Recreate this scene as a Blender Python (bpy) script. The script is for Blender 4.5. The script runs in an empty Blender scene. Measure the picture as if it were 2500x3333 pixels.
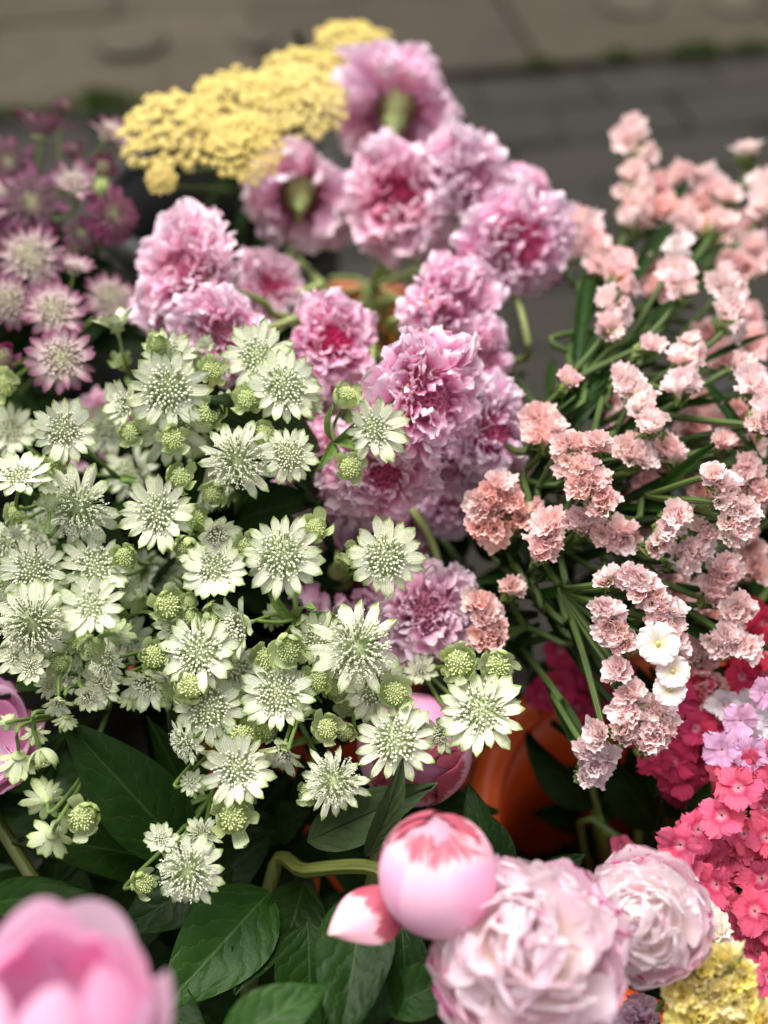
import bpy, math, random
import numpy as np
from mathutils import Vector, Matrix

random.seed(7)
PI = math.pi
R = math.radians
sc = bpy.context.scene
C = sc.collection

# ------------------------------------------------------------------ camera
CAM_Z, PITCH, VFOV = 1.07, R(45), R(45)
cam_d = bpy.data.cameras.new('camera')
cam = bpy.data.objects.new('camera', cam_d)
C.objects.link(cam)
cam.location = (0, 0, CAM_Z)
cam.rotation_euler = (PI / 2 - PITCH, 0, 0)
cam_d.sensor_fit = 'VERTICAL'
cam_d.sensor_height = 36
cam_d.sensor_width = 27
cam_d.lens = 18 / math.tan(VFOV / 2)
cam_d.clip_start, cam_d.clip_end = 0.02, 300
cam_d.dof.use_dof = True
cam_d.dof.focus_distance = 0.592
cam_d.dof.aperture_fstop = 3.1
sc.camera = cam

# ------------------------------------------------------------------ sky, sun, exposure
SUN_EL, SUN_AZ = R(70), R(-40)
world = bpy.data.worlds.new('World')
sc.world = world
world.use_nodes = True
wn = world.node_tree
bg = wn.nodes['Background']
sky = wn.nodes.new('ShaderNodeTexSky')
sky.sky_type = 'NISHITA'
sky.sun_disc = False
sky.sun_elevation = SUN_EL
sky.sun_rotation = SUN_AZ
sky.dust_density = 4.0
sky.ozone_density = 0.6
hs = wn.nodes.new('ShaderNodeHueSaturation')
hs.inputs['Saturation'].default_value = 0.1      # an even cloud cover: grey-white
wn.links.new(sky.outputs[0], hs.inputs['Color'])
wn.links.new(hs.outputs[0], bg.inputs['Color'])
bg.inputs['Strength'].default_value = 0.07
sl = bpy.data.lights.new('sun', 'SUN')
sl.energy = 1.5
sl.angle = R(50)
sl.color = (1.0, 0.965, 0.91)
sun = bpy.data.objects.new('sun', sl)
C.objects.link(sun)
sdir = Vector((math.sin(SUN_AZ) * math.cos(SUN_EL), math.cos(SUN_AZ) * math.cos(SUN_EL), math.sin(SUN_EL)))
sun.rotation_euler = sdir.to_track_quat('Z', 'Y').to_euler()
sc.view_settings.view_transform = 'Standard'
sc.view_settings.look = 'None'
sc.view_settings.exposure = 1.55
sc.view_settings.gamma = 1
sc.render.engine = 'CYCLES'
sc.cycles.use_denoising = True
sc.cycles.max_bounces = 8
sc.cycles.diffuse_bounces = 6
sc.cycles.transmission_bounces = 5
sc.cycles.sample_clamp_indirect = 6

# ------------------------------------------------------------------ pixel -> place
FPX = 3333 / 2 / math.tan(VFOV / 2)
FWD = Vector((0, math.cos(PITCH), -math.sin(PITCH)))
UP = Vector((0, math.sin(PITCH), math.cos(PITCH)))
RIGHT = Vector((1, 0, 0))
CAM = Vector((0, 0, CAM_Z))


def W(px, py, d):
    return CAM + FWD * d + RIGHT * ((px - 1250) / FPX * d) + UP * ((1666.5 - py) / FPX * d)


def canopy(py, z=0.65):
    t = (1666.5 - py) / FPX
    return (CAM_Z - z) / (math.sin(PITCH) - t * math.cos(PITCH))


def onground(px, py, z=0.0):
    d = canopy(py, z)
    return W(px, py, d)


def nrm(P, tx, ty, back=False):
    """direction that leans tx sideways and ty upwards from the line of sight"""
    tow = (CAM - P).normalized()
    m = min(0.98, math.hypot(tx, ty))
    w = math.sqrt(1 - m * m)
    v = tow * (-w if back else w) + RIGHT * tx + UP * ty
    return v.normalized()


def frame(P, n, spin=0.0, s=1.0):
    n = Vector(n).normalized()
    a = Vector((1, 0, 0)) if abs(n.x) < 0.9 else Vector((0, 1, 0))
    x = (a - n * a.dot(n)).normalized()
    y = n.cross(x)
    M = Matrix((x, y, n)).transposed().to_4x4()
    M = M @ Matrix.Rotation(spin, 4, 'Z')
    sx = s if isinstance(s, (tuple, list)) else (s, s, s)
    M = M @ Matrix.Diagonal((sx[0], sx[1], sx[2], 1))
    M.translation = P
    return M


def lin(h):
    h = h.lstrip('#')
    o = []
    for i in (0, 2, 4):
        c = int(h[i:i + 2], 16) / 255
        o.append(c / 12.92 if c < 0.04045 else ((c + 0.055) / 1.055) ** 2.4)
    return (o[0], o[1], o[2], 1.0)


def vary(c, a=0.08):
    k = 1 + random.uniform(-a, a)
    return (min(1, c[0] * k * (1 + random.uniform(-a, a) * .4)), min(1, c[1] * k), min(1, c[2] * k * (1 + random.uniform(-a, a) * .4)), 1)


# ------------------------------------------------------------------ materials
class G:
    def __init__(s, name):
        s.m = bpy.data.materials.new(name)
        s.m.use_nodes = True
        s.t = s.m.node_tree
        s.t.nodes.clear()

    def n(s, typ, **kw):
        o = s.t.nodes.new('ShaderNode' + typ)
        for k, v in kw.items():
            setattr(o, k, v)
        return o

    def put(s, sock, v):
        if v is None:
            return
        if hasattr(v, 'links') or isinstance(v, bpy.types.NodeSocket):
            s.t.links.new(v, sock)
        else:
            sock.default_value = v

    def M(s, op, a, b=None, c=None):
        o = s.n('Math', operation=op)
        s.put(o.inputs[0], a)
        s.put(o.inputs[1], b)
        s.put(o.inputs[2], c)
        return o.outputs[0]

    def ss(s, x, e0, e1, lo=0.0, hi=1.0):
        o = s.n('MapRange', interpolation_type='SMOOTHSTEP')
        s.put(o.inputs[0], x)
        o.inputs[1].default_value, o.inputs[2].default_value = e0, e1
        o.inputs[3].default_value, o.inputs[4].default_value = lo, hi
        return o.outputs[0]

    def mix(s, f, a, b, mode='MIX'):
        o = s.n('Mix', data_type='RGBA', blend_type=mode)
        s.put(o.inputs[0], f)
        s.put(o.inputs[6], a)
        s.put(o.inputs[7], b)
        return o.outputs[2]

    def uv(s):
        o = s.n('UVMap')
        p = s.n('SeparateXYZ')
        s.t.links.new(o.outputs[0], p.inputs[0])
        return p.outputs[0], p.outputs[1], o.outputs[0]

    def obj(s):
        o = s.n('ObjectInfo')
        return o.outputs['Color'], o.outputs['Random']

    def noise(s, scale, vec=None, detail=3, rough=.5, dist=0.0):
        o = s.n('TexNoise')
        o.inputs['Scale'].default_value = scale
        o.inputs['Detail'].default_value = detail
        o.inputs['Roughness'].default_value = rough
        o.inputs['Distortion'].default_value = dist
        if vec is None:
            vec = s.n('TexCoord').outputs['Object']
        s.t.links.new(vec, o.inputs['Vector'])
        return o.outputs['Fac']

    def mapping(s, vec, scale=(1, 1, 1), loc=None):
        o = s.n('Mapping')
        o.inputs['Scale'].default_value = scale
        s.t.links.new(vec, o.inputs['Vector'])
        if loc is not None:
            s.put(o.inputs['Location'], loc)
        return o.outputs[0]

    def vor(s, scale, vec, feature='DISTANCE_TO_EDGE'):
        o = s.n('TexVoronoi', feature=feature)
        o.inputs['Scale'].default_value = scale
        s.t.links.new(vec, o.inputs['Vector'])
        return o.outputs['Distance']

    def hsv(s, c, h=.5, sa=1., v=1.):
        o = s.n('HueSaturation')
        s.put(o.inputs['Hue'], h)
        s.put(o.inputs['Saturation'], sa)
        s.put(o.inputs['Value'], v)
        s.put(o.inputs['Color'], c)
        return o.outputs[0]

    def back(s):
        return s.n('NewGeometry').outputs['Backfacing']

    def out(s, col, rough=.6, trans=0.0, spec=.3, bump=None, bd=.002, bs=.5, sheen=0, tcol=None):
        p = s.n('BsdfPrincipled')
        s.put(p.inputs['Base Color'], col)
        s.put(p.inputs['Roughness'], rough)
        s.put(p.inputs['Specular IOR Level'], spec)
        if sheen:
            p.inputs['Sheen Weight'].default_value = sheen
        if bump is not None:
            b = s.n('Bump')
            b.inputs['Strength'].default_value = bs
            b.inputs['Distance'].default_value = bd
            s.put(b.inputs['Height'], bump)
            s.t.links.new(b.outputs[0], p.inputs['Normal'])
        sh = p.outputs[0]
        if trans:
            tr = s.n('BsdfTranslucent')
            s.put(tr.inputs[0], tcol if tcol is not None else col)
            mx = s.n('MixShader')
            mx.inputs[0].default_value = trans
            s.t.links.new(sh, mx.inputs[1])
            s.t.links.new(tr.outputs[0], mx.inputs[2])
            sh = mx.outputs[0]
        o = s.n('OutputMaterial')
        s.t.links.new(sh, o.inputs[0])
        return s.m


def rgb(r, g, b):
    return (r, g, b, 1.0)


def m_bract(name, tip, vein, under, t0=.84, t1=1.06):
    g = G(name)
    u, v, uv = g.uv()
    oc, rnd = g.obj()
    e = g.M('ABSOLUTE', g.M('SUBTRACT', u, .5))
    nz = g.noise(9, g.mapping(uv, (3, 1, 1), None), 2)
    # veins run along the bract, meeting in a net near its tip
    st = g.M('FRACT', g.M('ADD', g.M('MULTIPLY', u, 6.0), g.M('MULTIPLY', nz, .5)))
    line = g.ss(g.M('ABSOLUTE', g.M('SUBTRACT', st, .5)), .16, .03)
    net = g.ss(g.vor(7, g.mapping(uv, (1, 1.6, 1))), .09, .02)
    tipm = g.ss(g.M('ADD', v, g.M('MULTIPLY', e, .25)), t0, t1)
    vm = g.M('MAXIMUM', g.M('MULTIPLY', line, g.ss(v, .05, .7, .3, .75)), g.M('MULTIPLY', net, g.ss(v, .55, .8)))
    bk = g.back()
    vm = g.M('MULTIPLY', vm, g.M('ADD', .7, g.M('MULTIPLY', bk, .3)))
    base = g.mix(g.M('MULTIPLY', bk, .65), oc, under)
    base = g.hsv(base, .5, g.M('ADD', .8, g.M('MULTIPLY', rnd, .4)), g.M('ADD', .88, g.M('MULTIPLY', rnd, .2)))
    c = g.mix(g.M('MULTIPLY', tipm, .92), base, tip)
    c = g.mix(g.M('MULTIPLY', vm, .8), c, vein)
    return g.out(c, .55, .2, .25, bump=line, bd=.0006, bs=.5)


M_BRACT = m_bract('bract_green', rgb(.22, .33, .06), rgb(.24, .34, .09), rgb(.50, .58, .26))
M_BRACT_P = m_bract('bract_pink', rgb(.22, .045, .12), rgb(.24, .07, .14), rgb(.38, .24, .25), .55, 1.0)


def m_pin(name, fil, heart):
    g = G(name)
    u, v, uv = g.uv()
    oc, rnd = g.obj()
    c = g.mix(g.ss(v, .0, .35), heart, fil)
    c = g.mix(g.ss(v, .6, .75), c, oc)
    c = g.mix(g.ss(u, .6, 1.0), c, g.mix(.5, oc, rgb(.9, .9, .82)))
    return g.out(c, .6, .15, .25)


M_PIN = m_pin('pin_pale', rgb(.34, .42, .19), rgb(.28, .10, .14))
M_PIN_P = m_pin('pin_pink', rgb(.42, .24, .26), rgb(.30, .05, .14))


def m_stem(name, c1, c2):
    g = G(name)
    u, v, uv = g.uv()
    nz = g.noise(1.0, g.mapping(uv, (6, 30, 1)), 3)
    rib = g.M('SINE', g.M('MULTIPLY', u, 50))
    c = g.mix(g.ss(nz, .3, .7), c1, c2)
    return g.out(c, .5, 0, .35, bump=rib, bd=.0004, bs=.4)


M_STEM = m_stem('stem_green', rgb(.10, .17, .035), rgb(.17, .26, .06))
M_STEM_PALE = m_stem('stem_pale', rgb(.27, .36, .10), rgb(.40, .46, .18))
M_STEM_DARK = m_stem('stem_dark', rgb(.045, .08, .02), rgb(.09, .13, .03))
M_STEM_STAT = m_stem('stem_olive', rgb(.05, .09, .02), rgb(.10, .155, .035))
M_STEM_RED = m_stem('stem_reddish', rgb(.06, .075, .012), rgb(.11, .125, .025))


def m_greenbit(name, c1, c2):
    g = G(name)
    nz = g.noise(300)
    u, v, uv = g.uv()
    c = g.mix(g.ss(g.M('ADD', nz, g.M('MULTIPLY', v, .3)), .4, .8), c1, c2)
    return g.out(c, .6, .15, .3)


M_GREENBIT = m_greenbit('green_bracts', rgb(.075, .13, .03), rgb(.33, .42, .10))
M_CALYX = m_greenbit('calyx_pale', rgb(.22, .30, .09), rgb(.42, .48, .20))


def m_scab():
    g = G('scabious_petal')
    u, v, uv = g.uv()
    oc, rnd = g.obj()
    nz = g.noise(3.0, g.mapping(uv, (9, 1.5, 1)), 3)
    deep = g.hsv(oc, .5, 1.3, .9)
    pale = g.hsv(oc, .5, .5, 1.1)
    c = g.mix(g.ss(v, .1, .75), deep, oc)
    c = g.mix(g.ss(g.M('ADD', v, g.M('MULTIPLY', g.M('SUBTRACT', nz, .5), .5)), .55, 1.0), c, pale)
    c = g.hsv(c, g.M('ADD', .493, g.M('MULTIPLY', rnd, .014)), g.M('ADD', .8, g.M('MULTIPLY', rnd, .4)), g.M('ADD', .9, g.M('MULTIPLY', rnd, .15)))
    return g.out(c, .6, .32, .15, bump=nz, bd=.0005, bs=.35)


M_SCAB = m_scab()


def m_statice():
    g = G('statice_calyx')
    u, v, uv = g.uv()
    oc, rnd = g.obj()
    nz = g.noise(2.0, g.mapping(uv, (26, 2, 1)), 3)
    stripe = g.ss(nz, .42, .6)
    base = rgb(.85, .80, .52)
    c = g.mix(g.ss(v, .12, .62), base, oc)
    c = g.mix(g.M('MULTIPLY', stripe, g.ss(v, .95, .4, .1, .5)), c, rgb(.92, .82, .70))
    c = g.hsv(c, g.M('ADD', .49, g.M('MULTIPLY', rnd, .02)), g.M('ADD', .75, g.M('MULTIPLY', rnd, .5)), g.M('ADD', .92, g.M('MULTIPLY', rnd, .14)))
    return g.out(c, .7, .32, .12, bump=nz, bd=.0005, bs=.4)


M_STAT = m_statice()


def m_peony(name, fleck, amount, root):
    g = G(name)
    u, v, uv = g.uv()
    oc, rnd = g.obj()
    off = g.n('CombineXYZ')
    g.put(off.inputs[0], g.M('MULTIPLY', rnd, 37))
    g.put(off.inputs[1], g.M('MULTIPLY', rnd, 11))
    n1 = g.noise(1.0, g.mapping(uv, (7, 2.2, 1), off.outputs[0]), 3, .6)
    n2 = g.noise(1.0, g.mapping(uv, (34, 3, 1), off.outputs[0]), 2)
    big = g.noise(1.0, g.mapping(uv, (2, 2, 1), off.outputs[0]), 1)
    fl = g.ss(g.M('ADD', g.M('ADD', n1, g.M('MULTIPLY', g.M('SUBTRACT', n2, .5), .22)), g.M('MULTIPLY', g.ss(v, .6, 1.0), amount)), .78, .84)
    soft = g.ss(g.M('ADD', g.M('MULTIPLY', v, .3), big), .45, .95)
    c = g.mix(g.ss(v, .0, .5), g.mix(.6, oc, root), oc)
    c = g.mix(g.M('MULTIPLY', soft, .35), c, g.hsv(oc, .5, 1.35, .97))
    c = g.hsv(c, .5, g.M('ADD', .8, g.M('MULTIPLY', rnd, .4)), g.M('ADD', .92, g.M('MULTIPLY', rnd, .12)))
    c = g.mix(fl, c, fleck)
    return g.out(c, .5, .48, .2, bump=n2, bd=.0004, bs=.25)


M_PEONY = m_peony('peony_petal', rgb(.62, .05, .28), .26, rgb(.78, .60, .44))
M_PEONY_BUD = m_peony('peony_bud_petal', rgb(.50, .035, .10), .32, rgb(.74, .55, .35))
M_PEONY_PLAIN = m_peony('peony_plain_petal', rgb(.55, .10, .30), .0, rgb(.80, .50, .55))


def m_bud(name, force):
    g = G(name)
    u, v, uv = g.uv()
    oc, rnd = g.obj()
    off = g.n('CombineXYZ')
    g.put(off.inputs[0], g.M('MULTIPLY', rnd, 37))
    g.put(off.inputs[1], g.M('MULTIPLY', rnd, 11))
    n1 = g.noise(1.0, g.mapping(uv, (5, 1.6, 1), off.outputs[0]), 3, .6)
    st = g.noise(1.0, g.mapping(uv, (44, 1.6, 1), off.outputs[0]), 3, .6)
    fine = g.noise(1.0, g.mapping(uv, (60, 4, 1), off.outputs[0]), 2)
    big = g.noise(1.0, g.mapping(uv, (2, 2, 1), off.outputs[0]), 2)
    e = g.M('ABSOLUTE', g.M('SUBTRACT', u, .5))
    edge = g.ss(v, .35, .85) if force else g.ss(v, .6, .95)
    q = g.M('ADD', g.M('MULTIPLY', edge, .52), g.M('ADD', g.M('MULTIPLY', n1, .5), g.M('MULTIPLY', st, .55)))
    if not force:
        q = g.M('MULTIPLY', q, g.ss(rnd, .15, .35, .82, 1.0))
    patch = g.ss(q, .79, .91)
    cream = g.M('MULTIPLY', g.ss(q, .66, .82), .4)
    c = g.mix(g.ss(v, .0, .45), g.mix(.55, oc, rgb(.80, .66, .42)), oc)
    c = g.mix(g.M('MULTIPLY', g.ss(big, .4, .65), .45), c, g.hsv(oc, .49, 1.5, .97))
    c = g.mix(cream, c, rgb(.85, .70, .58))
    c = g.mix(g.M('MULTIPLY', patch, .9), c, g.mix(g.ss(st, .35, .65), rgb(.30, .012, .045), rgb(.52, .06, .12)))
    return g.out(c, .42, .12, .3, bump=fine, bd=.0005, bs=.35)


M_PEONY_BUD = m_bud('peony_bud_petal', False)
M_PEONY_FOLD = m_bud('peony_folded_petal', True)


def m_dianthus():
    g = G('dianthus_petal')
    u, v, uv = g.uv()
    oc, rnd = g.obj()
    nz = g.noise(2.0, g.mapping(uv, (22, 2, 1)), 3)
    deep = g.hsv(oc, .505, 1.2, .6)
    c = g.mix(g.M('MULTIPLY', g.ss(nz, .45, .65), g.ss(v, .9, .3, .1, .55)), oc, deep)
    c = g.mix(g.ss(v, .24, .08, 0, .55), c, rgb(.82, .42, .52))
    c = g.mix(g.M('MULTIPLY', g.ss(v, .2, .3), g.ss(v, .5, .3, 0, .5)), c, deep)
    c = g.hsv(c, g.M('ADD', .495, g.M('MULTIPLY', rnd, .012)), 1.0, g.M('ADD', .78, g.M('MULTIPLY', rnd, .36)))
    return g.out(c, .65, .25, .2, bump=nz, bd=.0006, bs=.6, sheen=.15)


M_DIAN = m_dianthus()


def m_leaf(name, top, top2, vein, under, uvein, rough=.34, spec=.07):
    g = G(name)
    u, v, uv = g.uv()
    oc, rnd = g.obj()
    e = g.M('ABSOLUTE', g.M('SUBTRACT', u, .5))
    nz = g.noise(2.0, g.mapping(uv, (2, 4, 1)), 3)
    q = g.M('ADD', g.M('SUBTRACT', g.M('MULTIPLY', v, 6.5), g.M('MULTIPLY', e, 4.2)), g.M('MULTIPLY', nz, 1.6))
    f = g.M('ABSOLUTE', g.M('SUBTRACT', g.M('FRACT', q), .5))
    lat = g.ss(f, .045, .012)
    puff = g.ss(f, .0, .4)
    fine = g.ss(g.vor(26, g.mapping(uv, (.7, 1.4, 1))), .05, .0)
    mid = g.ss(e, .028, .008)
    vm = g.M('MAXIMUM', mid, g.M('MULTIPLY', lat, .7))
    vm = g.M('MAXIMUM', vm, g.M('MULTIPLY', fine, .16))
    bk = g.back()
    c = g.mix(g.ss(nz, .3, .75), top, top2)
    c = g.mix(bk, c, under)
    vc = g.mix(bk, vein, uvein)
    c = g.mix(vm, c, vc)
    c = g.hsv(c, .5, 1.0, g.M('ADD', .7, g.M('MULTIPLY', rnd, .6)))
    h = g.M('ADD', g.M('MULTIPLY', puff, .8), g.M('MULTIPLY', vm, -.6))
    return g.out(c, g.M('ADD', rough, g.M('MULTIPLY', bk, .25)), .05, spec, bump=h, bd=.0010, bs=.3)


M_LEAF = m_leaf('leaf_dark', rgb(.006, .0185, .0022), rgb(.010, .027, .004), rgb(.022, .043, .010), rgb(.035, .055, .022), rgb(.05, .09, .03))
M_LEAF_MID = m_leaf('leaf_mid', rgb(.011, .036, .0045), rgb(.018, .050, .007), rgb(.036, .075, .017), rgb(.03, .05, .015), rgb(.07, .11, .04), .30, .10)
M_LEAF_GREY = m_leaf('leaf_underside', rgb(.034, .056, .021), rgb(.048, .072, .029), rgb(.013, .022, .007), rgb(.15, .2, .10), rgb(.06, .1, .04), .6)
M_LEAFLET = m_leaf('leaflet', rgb(.10, .19, .035), rgb(.17, .27, .06), rgb(.30, .38, .14), rgb(.2, .28, .1), rgb(.3, .38, .14), .55)


def m_yarrow():
    g = G('yarrow_florets')
    u, v, uv = g.uv()
    oc, rnd = g.obj()
    nz = g.noise(60)
    c = g.mix(g.ss(v, .2, .7), rgb(.70, .44, .06), oc)
    c = g.mix(g.ss(nz, .35, .7), c, g.hsv(oc, .5, .75, 1.08))
    return g.out(c, .75, .12, .15)


M_YARROW = m_yarrow()


def m_plastic():
    g = G('orange_plastic')
    nz = g.noise(40, None, 4)
    n2 = g.noise(6, None, 3)
    c = g.mix(g.ss(nz, .4, .8), rgb(.62, .085, .012), rgb(.70, .12, .02))
    c = g.mix(g.ss(n2, .55, .75), c, rgb(.50, .075, .02))
    return g.out(c, g.ss(nz, .2, .9, .28, .42), 0, .5, bump=nz, bd=.0006, bs=.2)


M_BUCKET = m_plastic()


def m_black():
    g = G('black_plastic')
    nz = g.noise(40, None, 4)
    return g.out(g.mix(nz, rgb(.010, .011, .010), rgb(.02, .022, .02)), g.ss(nz, .2, .9, .35, .55), 0, .3, bump=nz, bd=.0006, bs=.2)


M_BLACK = m_black()


def m_stone(name, c1, c2, c3, sc1, sc2, rough=.85):
    g = G(name)
    pos = g.n('NewGeometry').outputs['Position']
    oc, rnd = g.obj()
    a = g.noise(sc1, pos, 5, .6)
    b = g.noise(sc2, pos, 6, .7)
    c = g.mix(g.ss(a, .35, .65), c1, c2)
    c = g.mix(g.ss(b, .52, .72), c, c3)
    c = g.hsv(c, .5, 1.0, g.M('ADD', .8, g.M('MULTIPLY', rnd, .4)))
    return g.out(c, rough, 0, .3, bump=b, bd=.004, bs=.6)


M_ROAD = m_stone('wet_dark_stone', rgb(.02, .019, .016), rgb(.028, .026, .022), rgb(.04, .036, .03), 3, 40)
M_SETT = m_stone('sett_stone', rgb(.0145, .0118, .0078), rgb(.0175, .0142, .0095), rgb(.021, .017, .0115), 5, 60, .8)
M_BROWN = m_stone('brown_paving', rgb(.034, .0255, .0150), rgb(.046, .0355, .0215), rgb(.058, .045, .029), 4, 30)
M_JOINT = m_stone('joint_dirt', rgb(.0130, .0108, .0070), rgb(.0155, .0125, .0082), rgb(.018, .0145, .0095), 8, 80)
M_PEBBLE = m_stone('pebble_stone', rgb(.052, .042, .028), rgb(.060, .049, .033), rgb(.07, .057, .04), 20, 90)


def m_moss():
    g = G('moss')
    nz = g.noise(30)
    return g.out(g.mix(g.ss(nz, .3, .7), rgb(.03, .06, .008), rgb(.06, .095, .012)), .8, .2, .2)


M_MOSS = m_moss()
# ------------------------------------------------------------------ mesh helpers


def mk(name, V, F, UV=None, mats=(), midx=None, smooth=True):
    me = bpy.data.meshes.new(name)
    me.from_pydata([tuple(p) for p in V], [], F)
    if UV is not None:
        lay = me.uv_layers.new(name='UVMap')
        li = np.empty(len(me.loops), dtype=np.int32)
        me.loops.foreach_get('vertex_index', li)
        a = np.asarray(UV, dtype=np.float32)[li]
        lay.data.foreach_set('uv', a.ravel())
    for m in mats:
        me.materials.append(m)
    if midx is not None:
        me.polygons.foreach_set('material_index', midx)
    if smooth:
        me.polygons.foreach_set('use_smooth', [True] * len(me.polygons))
    me.update()
    return me


def grid_faces(nu, nv, off=0):
    F = []
    for j in range(nv):
        for i in range(nu):
            a = off + j * (nu + 1) + i
            F.append((a, a + nu + 1, a + nu + 2, a + 1))
    return F


def petal_mesh(name, mat, L=1.0, Wd=.4, prof=None, a0=0., a1=.3, cup=0., ruf=0., freq=2., seed=0, nu=6, nv=7,
               rnd=0., fringe=0., fold=0., twist=0.):
    r = random.Random(seed)
    p1, p2, p3 = r.uniform(0, 6.3), r.uniform(0, 6.3), r.uniform(0, 6.3)
    k = a1 - a0
    if abs(k) < 1e-3:
        k = 1e-3
    V, UVs = [], []
    for j in range(nv + 1):
        v = j / nv
        for i in range(nu + 1):
            u = i / nu * 2 - 1
            ve = v * (1 - rnd * u * u)
            if fringe and j >= nv - 1:
                ve += fringe * r.uniform(-1, 1) * (1 if j == nv else .3)
            half = Wd / 2 * prof(v)
            an = a0 + k * ve
            x = L * (math.sin(an) - math.sin(a0)) / k
            z = L * (-math.cos(an) + math.cos(a0)) / k
            nx, nz = -math.sin(an), math.cos(an)
            y = u * half
            off = cup * half * u * u + fold * half * abs(u)
            off += ruf * L * v ** 1.4 * (.6 * math.sin(freq * u * PI + p1 + v * 2) + .4 * math.sin(freq * 2.1 * u * PI + p2))
            off += twist * v * y
            y += ruf * .5 * L * v * math.sin(freq * 1.3 * u * PI + p3)
            V.append((x + nx * off, y, z + nz * off))
            UVs.append((u * .5 + .5, v))
    return mk(name, V, grid_faces(nu, nv), UVs, (mat,))


def pf_bract(v):
    return (.42 + .58 * math.sin(PI * min(1, v / .6) / 2)) if v < .7 else max(.08, max(0.0, 1 - ((v - .7) / .3) ** 3.2) ** .75)


def pf_obov(v):
    return .16 + .84 * math.sin(PI / 2 * min(1, v * 1.25)) ** 1.6 if v < .8 else max(.55, 1 - (v - .8) * 2.2)


def pf_round(v):
    return .3 + .7 * math.sin(PI / 2 * min(1, v / .6)) if v < .6 else max(.12, math.cos((v - .6) / .4 * PI / 2) ** .5)


def pf_leaf(v):
    return max(.012, (math.sin(PI * v ** .82) ** .9) * (1 - .25 * v))


def pf_strap(v):
    return max(.05, math.sin(PI * (v * .9 + .08)) ** .5)


def smooth_path(P, n=6):
    P = [Vector(p) for p in P]
    if len(P) == 2:
        return [P[0].lerp(P[1], i / n) for i in range(n + 1)]
    Q = [P[0] * 2 - P[1]] + P + [P[-1] * 2 - P[-2]]
    out = []
    for s in range(1, len(Q) - 2):
        a, b, c, d = Q[s - 1:s + 3]
        for i in range(n):
            t = i / n
            out.append(.5 * ((2 * b) + (c - a) * t + (2 * a - 5 * b + 4 * c - d) * t * t + (3 * b - a - 3 * c + d) * t ** 3))
    out.append(P[-1])
    return out


def tube_data(path, r0, r1, ns=7, rough=0.0, off=0):
    V, F, UVs = [], [], []
    up = Vector((.13, .3, 1)).normalized()
    n = len(path)
    tot = 0
    for i, p in enumerate(path):
        t = (path[min(i + 1, n - 1)] - path[max(i - 1, 0)])
        t = t.normalized() if t.length > 1e-9 else Vector((0, 0, 1))
        a = t.cross(up)
        a = a.normalized() if a.length > 1e-4 else Vector((1, 0, 0))
        b = t.cross(a)
        if i:
            tot += (p - path[i - 1]).length
        rr = r0 + (r1 - r0) * i / (n - 1)
        for k in range(ns):
            an = k / ns * 2 * PI
            q = rr * (1 + rough * math.sin(an * 3))
            V.append(p + a * (math.cos(an) * q) + b * (math.sin(an) * q))
            UVs.append((k / ns, tot))
    for i in range(n - 1):
        for k in range(ns):
            a = off + i * ns + k
            b = off + i * ns + (k + 1) % ns
            F.append((a, b, b + ns, a + ns))
    F.append(tuple(off + k for k in range(ns))[::-1])
    F.append(tuple(off + (n - 1) * ns + k for k in range(ns)))
    return V, F, UVs


def ell(V, F, UVs, c, r, axis=(0, 0, 1), ax=1.0, ns=6, nr=4, v0=.8, v1=1.0):
    """a small bead appended to V, F"""
    o = len(V)
    M = frame(Vector(c), axis)
    for j in range(nr + 1):
        th = PI * j / nr
        for k in range(ns):
            an = 2 * PI * k / ns
            rr = max(.02, math.sin(th)) * r
            V.append(tuple(M @ Vector((rr * math.cos(an), rr * math.sin(an), -math.cos(th) * r * ax))))
            UVs.append((j / nr, v0 + (v1 - v0) * j / nr))
    for j in range(nr):
        for k in range(ns):
            a = o + j * ns + k
            b = o + j * ns + (k + 1) % ns
            F.append((a, b, b + ns, a + ns))


def lathe(prof, ns=24, off=0):
    V, F, UVs = [], [], []
    for j, (r, z) in enumerate(prof):
        for k in range(ns):
            an = 2 * PI * k / ns
            V.append((r * math.cos(an), r * math.sin(an), z))
            UVs.append((k / ns, j / (len(prof) - 1)))
    for j in range(len(prof) - 1):
        for k in range(ns):
            a = off + j * ns + k
            b = off + j * ns + (k + 1) % ns
            F.append((a, b, b + ns, a + ns))
    return V, F, UVs


def add(name, me, parent=None, mat=None, color=None, kind=None):
    o = bpy.data.objects.new(name, me)
    C.objects.link(o)
    if parent is not None:
        o.parent = parent
    if mat is not None:
        o.matrix_local = mat
    if color is not None:
        o.color = color
    if kind:
        o['kind'] = kind
    return o


LABELS = set()


def thing(name, label, cat, loc, group=None):
    o = bpy.data.objects.new(name, None)
    C.objects.link(o)
    o.location = loc
    o.empty_display_size = .02
    o['label'] = label
    o['category'] = cat
    if group:
        o['group'] = group
    return o


def rel(root, M):
    return Matrix.Translation(-root.location) @ M


def stem(root, path, r0, r1, mat, name='stem', n=6):
    P = smooth_path(path, n)
    P = [p - root.location for p in P]
    V, F, UVs = tube_data(P, r0, r1)
    return add(name, mk(name, V, F, UVs, (mat,)), root)


# ------------------------------------------------------------------ the setting
def sheet(name, pts, mat, z):
    me = mk(name, [(x, y, z) for x, y in pts], [tuple(range(len(pts)))], None, (mat,), smooth=False)
    o = add(name, me)
    o['kind'] = 'structure'
    return o


ground = sheet('ground', [(-60, -60), (60, -60), (60, 60), (-60, 60)], M_JOINT, -.008)
E0, E1 = onground(-300, 425), onground(2800, 150)          # where the dark setts meet the brown paving
ed = (E1 - E0)
ed.z = 0
ed.normalize()
en = Vector((-ed.y, ed.x, 0))
mid = (E0 + E1) / 2
mid.z = 0


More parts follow.
